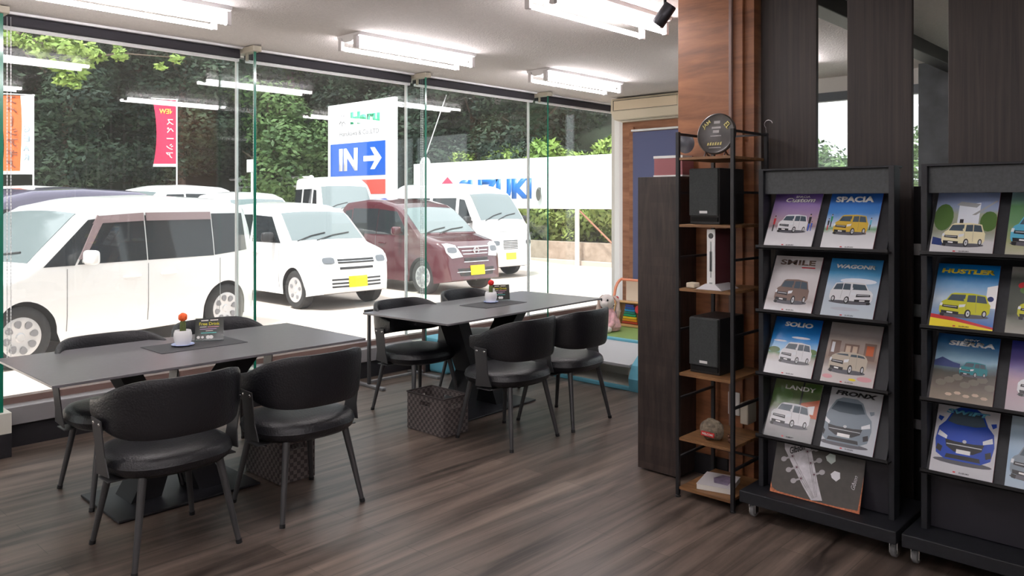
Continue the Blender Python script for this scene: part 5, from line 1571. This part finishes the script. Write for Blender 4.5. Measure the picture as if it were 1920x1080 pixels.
# further white cars
make_car('parked_car', 'white car with wide windshield behind the white hatchback', 8.95, 16.6, R(-96), 3.5, 1.5, [(s * 1.03, z * 1.08) for s, z in alt], 1.02, .64, 2.45, .29, car_white,
         [[(1.05, 1.06), (1.9, 1.06), (1.9, 1.50), (1.40, 1.48)], [(2.0, 1.06), (2.8, 1.06), (2.8, 1.50), (2.0, 1.50)]], (.82, 1.27), front_alt, 'holes5', gzz=gz(9, 16) - .05, detail=False)
make_car('parked_car', 'white car whose roof shows beside the red banner foot', 8.2, 19.6, R(-165), 3.7, 1.6, [(s, z * 1.0) for s, z in sol], .93, .66, 2.45, .30, car_white,
         [[(1.22, .97), (1.98, .97), (1.98, 1.45), (1.50, 1.44)], [(2.04, .97), (2.88, .97), (2.88, 1.46), (2.04, 1.46)]], (.74, 1.28), front_sol, 'slots8', gzz=gz(8, 19.5), detail=False)
make_car('parked_car', 'white car whose roof shows at the far left under the orange banner', 4.3, 17.6, R(-175), 3.7, 1.6, [(s, z * 1.0) for s, z in sol], .93, .66, 2.45, .30, car_white,
         [[(1.22, .97), (1.98, .97), (1.98, 1.45), (1.50, 1.44)], [(2.04, .97), (2.88, .97), (2.88, 1.46), (2.04, 1.46)]], (.74, 1.28), front_sol, 'slots8', gzz=gz(5, 17.5), detail=False)

# ================================================================ play corner
sky_b = mat('foam_blue', (.13, .42, .55), .6); pale_v = mat('foam_pale', (.50, .52, .54), .5); green_v = mat('foam_green', (.22, .34, .10), .6)
t = empty('play_bench', (5.22, 4.62, 0), 0, 'pale grey play-corner bench with light blue edges and hollow shelf beside the partition', 'play bench')
bm = BM(); b2(bm, (.02, -1.0, .0), (.52, .86, .03)); b2(bm, (.36, -1.0, .03), (.39, .86, .24)); obj('inner_shelf', bm, mat('foam_cream', (.62, .60, .54), .5), t)
bm = BM(); prism(bm, [(.0, .205), (.0, .185), (.50, .265), (.50, .285)], 1.86, frame((0, .86, 0), (1, 0, 0), (0, 0, 1))); obj('top_board', bm, pale_v, t)
bm = BM(); b2(bm, (-.006, -1.0, .0), (.02, .86, .035), .008); obj('bottom_edge', bm, sky_b, t)
bm = BM(); b2(bm, (.49, -1.0, .25), (.54, .86, .305), .012); obj('rear_edge', bm, sky_b, t)
for y in (-.98, -.36, .26):
    bm = BM(); b2(bm, (.03, y - .01, .03), (.36, y + .01, .19)); obj('divider', bm, mat('foam_cream', (.62, .60, .54), .5), t)
bm = BM()
prism(bm, [(.56, 0), (0, 0), (-.015, .10), (.03, .20), (.13, .275), (.28, .315), (.56, .32)], .12, frame((0, -1.0, 0), (1, 0, 0), (0, 0, 1)))
obj('rounded_end', bm, sky_b, t)
bm = BM(); b2(bm, (5.78, 3.5, 0), (7.2, 4.78, .30), .02)
t = tag(obj('play_mat', bm, green_v), 'soft green play mat block behind the pale blue bench', 'play mat')
bm = BM(); b2(bm, (5.77, 3.52, .0), (5.79, 4.76, .29)); obj('blue_skirt', bm, sky_b, t)
bm = BM(); b2(bm, (4.62, 5.12, 0), (5.14, 5.46, .30), .02)
tag(obj('foam_block', bm, sky_b), 'light blue foam block by the window sill, glimpsed under the far table', 'foam block')
# plush toy
t = empty('plush_toy', (6.02, 4.42, .30), R(195), 'white and pink plush dog with long ears sitting on the green mat', 'plush toy')
pk = mat('plush_pink', (.72, .42, .45), .95, var=.2, vscale=25, bump=.3); wh = mat('plush_white', (.75, .68, .66), .95, bump=.3, bscale=150)
def blob(bm, c, s, sub=3):
    bmesh.ops.create_icosphere(bm, subdivisions=sub, radius=1, matrix=Matrix.Translation(c) @ Matrix.Diagonal((*s, 1)))
bm = BM(); lathe(bm, [(0, 0), (.13, .01), (.15, .05), (.13, .12), (.09, .19), (.055, .24), (0, .25)], 24); obj('dress', bm, pk, t, smooth=True)
bm = BM(); blob(bm, (.02, 0, .32), (.085, .08, .085)); blob(bm, (.085, 0, .30), (.05, .045, .04)); hd = obj('head', bm, wh, t, smooth=True)
for s in (-1, 1):
    bm = BM(); tube(bm, [(-.02, s * .06, .38), (-.03, s * .11, .33), (-.02, s * .12, .22), (-.01, s * .115, .14)], [.015, .022, .028, .012], 10); obj('ear', bm, mat('plush_ear', (.62, .48, .42), .95), hd, smooth=True)
    bm = BM(); blob(bm, (.092, s * .035, .345), (.011, .011, .013), 2); obj('eye', bm, black_metal, hd, smooth=True)
    bm = BM(); tube(bm, [(.04, s * .08, .2), (.11, s * .10, .10), (.13, s * .07, .05)], [.025, .03, .03], 10); obj('arm', bm, pk, t, smooth=True)
    bm = BM(); blob(bm, (.16, s * .07, .035), (.06, .035, .035)); obj('foot', bm, wh, t, smooth=True)
t.scale = (.85, .85, .85)
# xylophone in a wooden frame
t = empty('toy_xylophone', (6.30, 4.38, .301), 0, 'wooden toy frame with rainbow xylophone bars beside the plush toy', 'toy')
wdl = mat('toy_wood', (.66, .40, .17), .5); 
bm = BM()
for s in (-1, 1): box(bm, (.03, s * .19, .17), (.05, .03, .34), .004)
box(bm, (.03, 0, .335), (.10, .44, .02), .004); box(bm, (.03, 0, .02), (.05, .38, .03), .004)
obj('toy_frame', bm, wdl, t)
bm = BM(); b2(bm, (.05, -.175, .035), (.058, .175, .325)); obj('backboard', bm, mat('toy_board', (.22, .12, .05), .6), t)
for k, col in enumerate([(.45, .05, .02), (.80, .30, .01), (.85, .60, .02), (.02, .38, .16), (.01, .28, .22), (.02, .30, .65), (.02, .12, .50), (.05, .07, .35)]):
    bm = BM(); hw_ = .135 - .009 * k; b2(bm, (.028, -hw_, .045 + k * .033), (.046, hw_, .071 + k * .033), .003)
    obj('bar', bm, mat('toy_bar_%d' % k, col, .4), t)
bm = BM(); tube(bm, [(-.06, .27, .0), (.0, .21, .36)], .012, 8); ml = obj('mallet', bm, wdl, t)
bm = BM(); blob(bm, (.003, .207, .375), (.028, .028, .028), 3); obj('mallet_head', bm, mat('toy_red', (.50, .02, .03), .4), ml, smooth=True)
bm = BM(); lathe(bm, [(0, .012), (.05, .012), (.055, 0), (0, 0)], 20, frame((.0, -.17, .25), (0, -1, 0), (0, 0, 1))); obj('red_gear', bm, mat('toy_pink_red', (.70, .06, .08), .4), t)
t.scale = (.66, .66, .72)
# orange arched rack
t = empty('toy_rack', (6.62, 4.52, .301), 0, 'white toy rack with orange arched side tubes behind the xylophone', 'toy rack')
org = mat('rack_orange', (.88, .34, .20), .5)
for s in (-1, 1):
    bm = BM(); tube(bm, [(-.10, s * .26, .22), (-.085, s * .26, .32), (-.06, s * .26, .41), (-.02, s * .26, .47), (.03, s * .26, .505), (.08, s * .26, .52), (.2, s * .26, .52), (.2, s * .26, 0)], .018, 8); obj('arch_tube', bm, org, t, smooth=True)
bm = BM(); b2(bm, (.16, -.25, .24), (.17, .25, .50)); obj('rear_panel', bm, mat('rack_ivory', (.70, .58, .45), .6), t)
bm = BM(); b2(bm, (-.10, -.26, .20), (.19, .26, .235), .006); b2(bm, (-.02, -.25, .0), (.19, .25, .20)); obj('white_bin', bm, white_plastic, t)
bm = BM(); tube(bm, [(.08, -.25, .515), (.08, .25, .515)], .016, 8); tube(bm, [(-.10, -.25, .245), (-.10, .25, .245)], .01, 8); obj('cross_tube', bm, org, t)
t.scale = (.8, .8, .8)
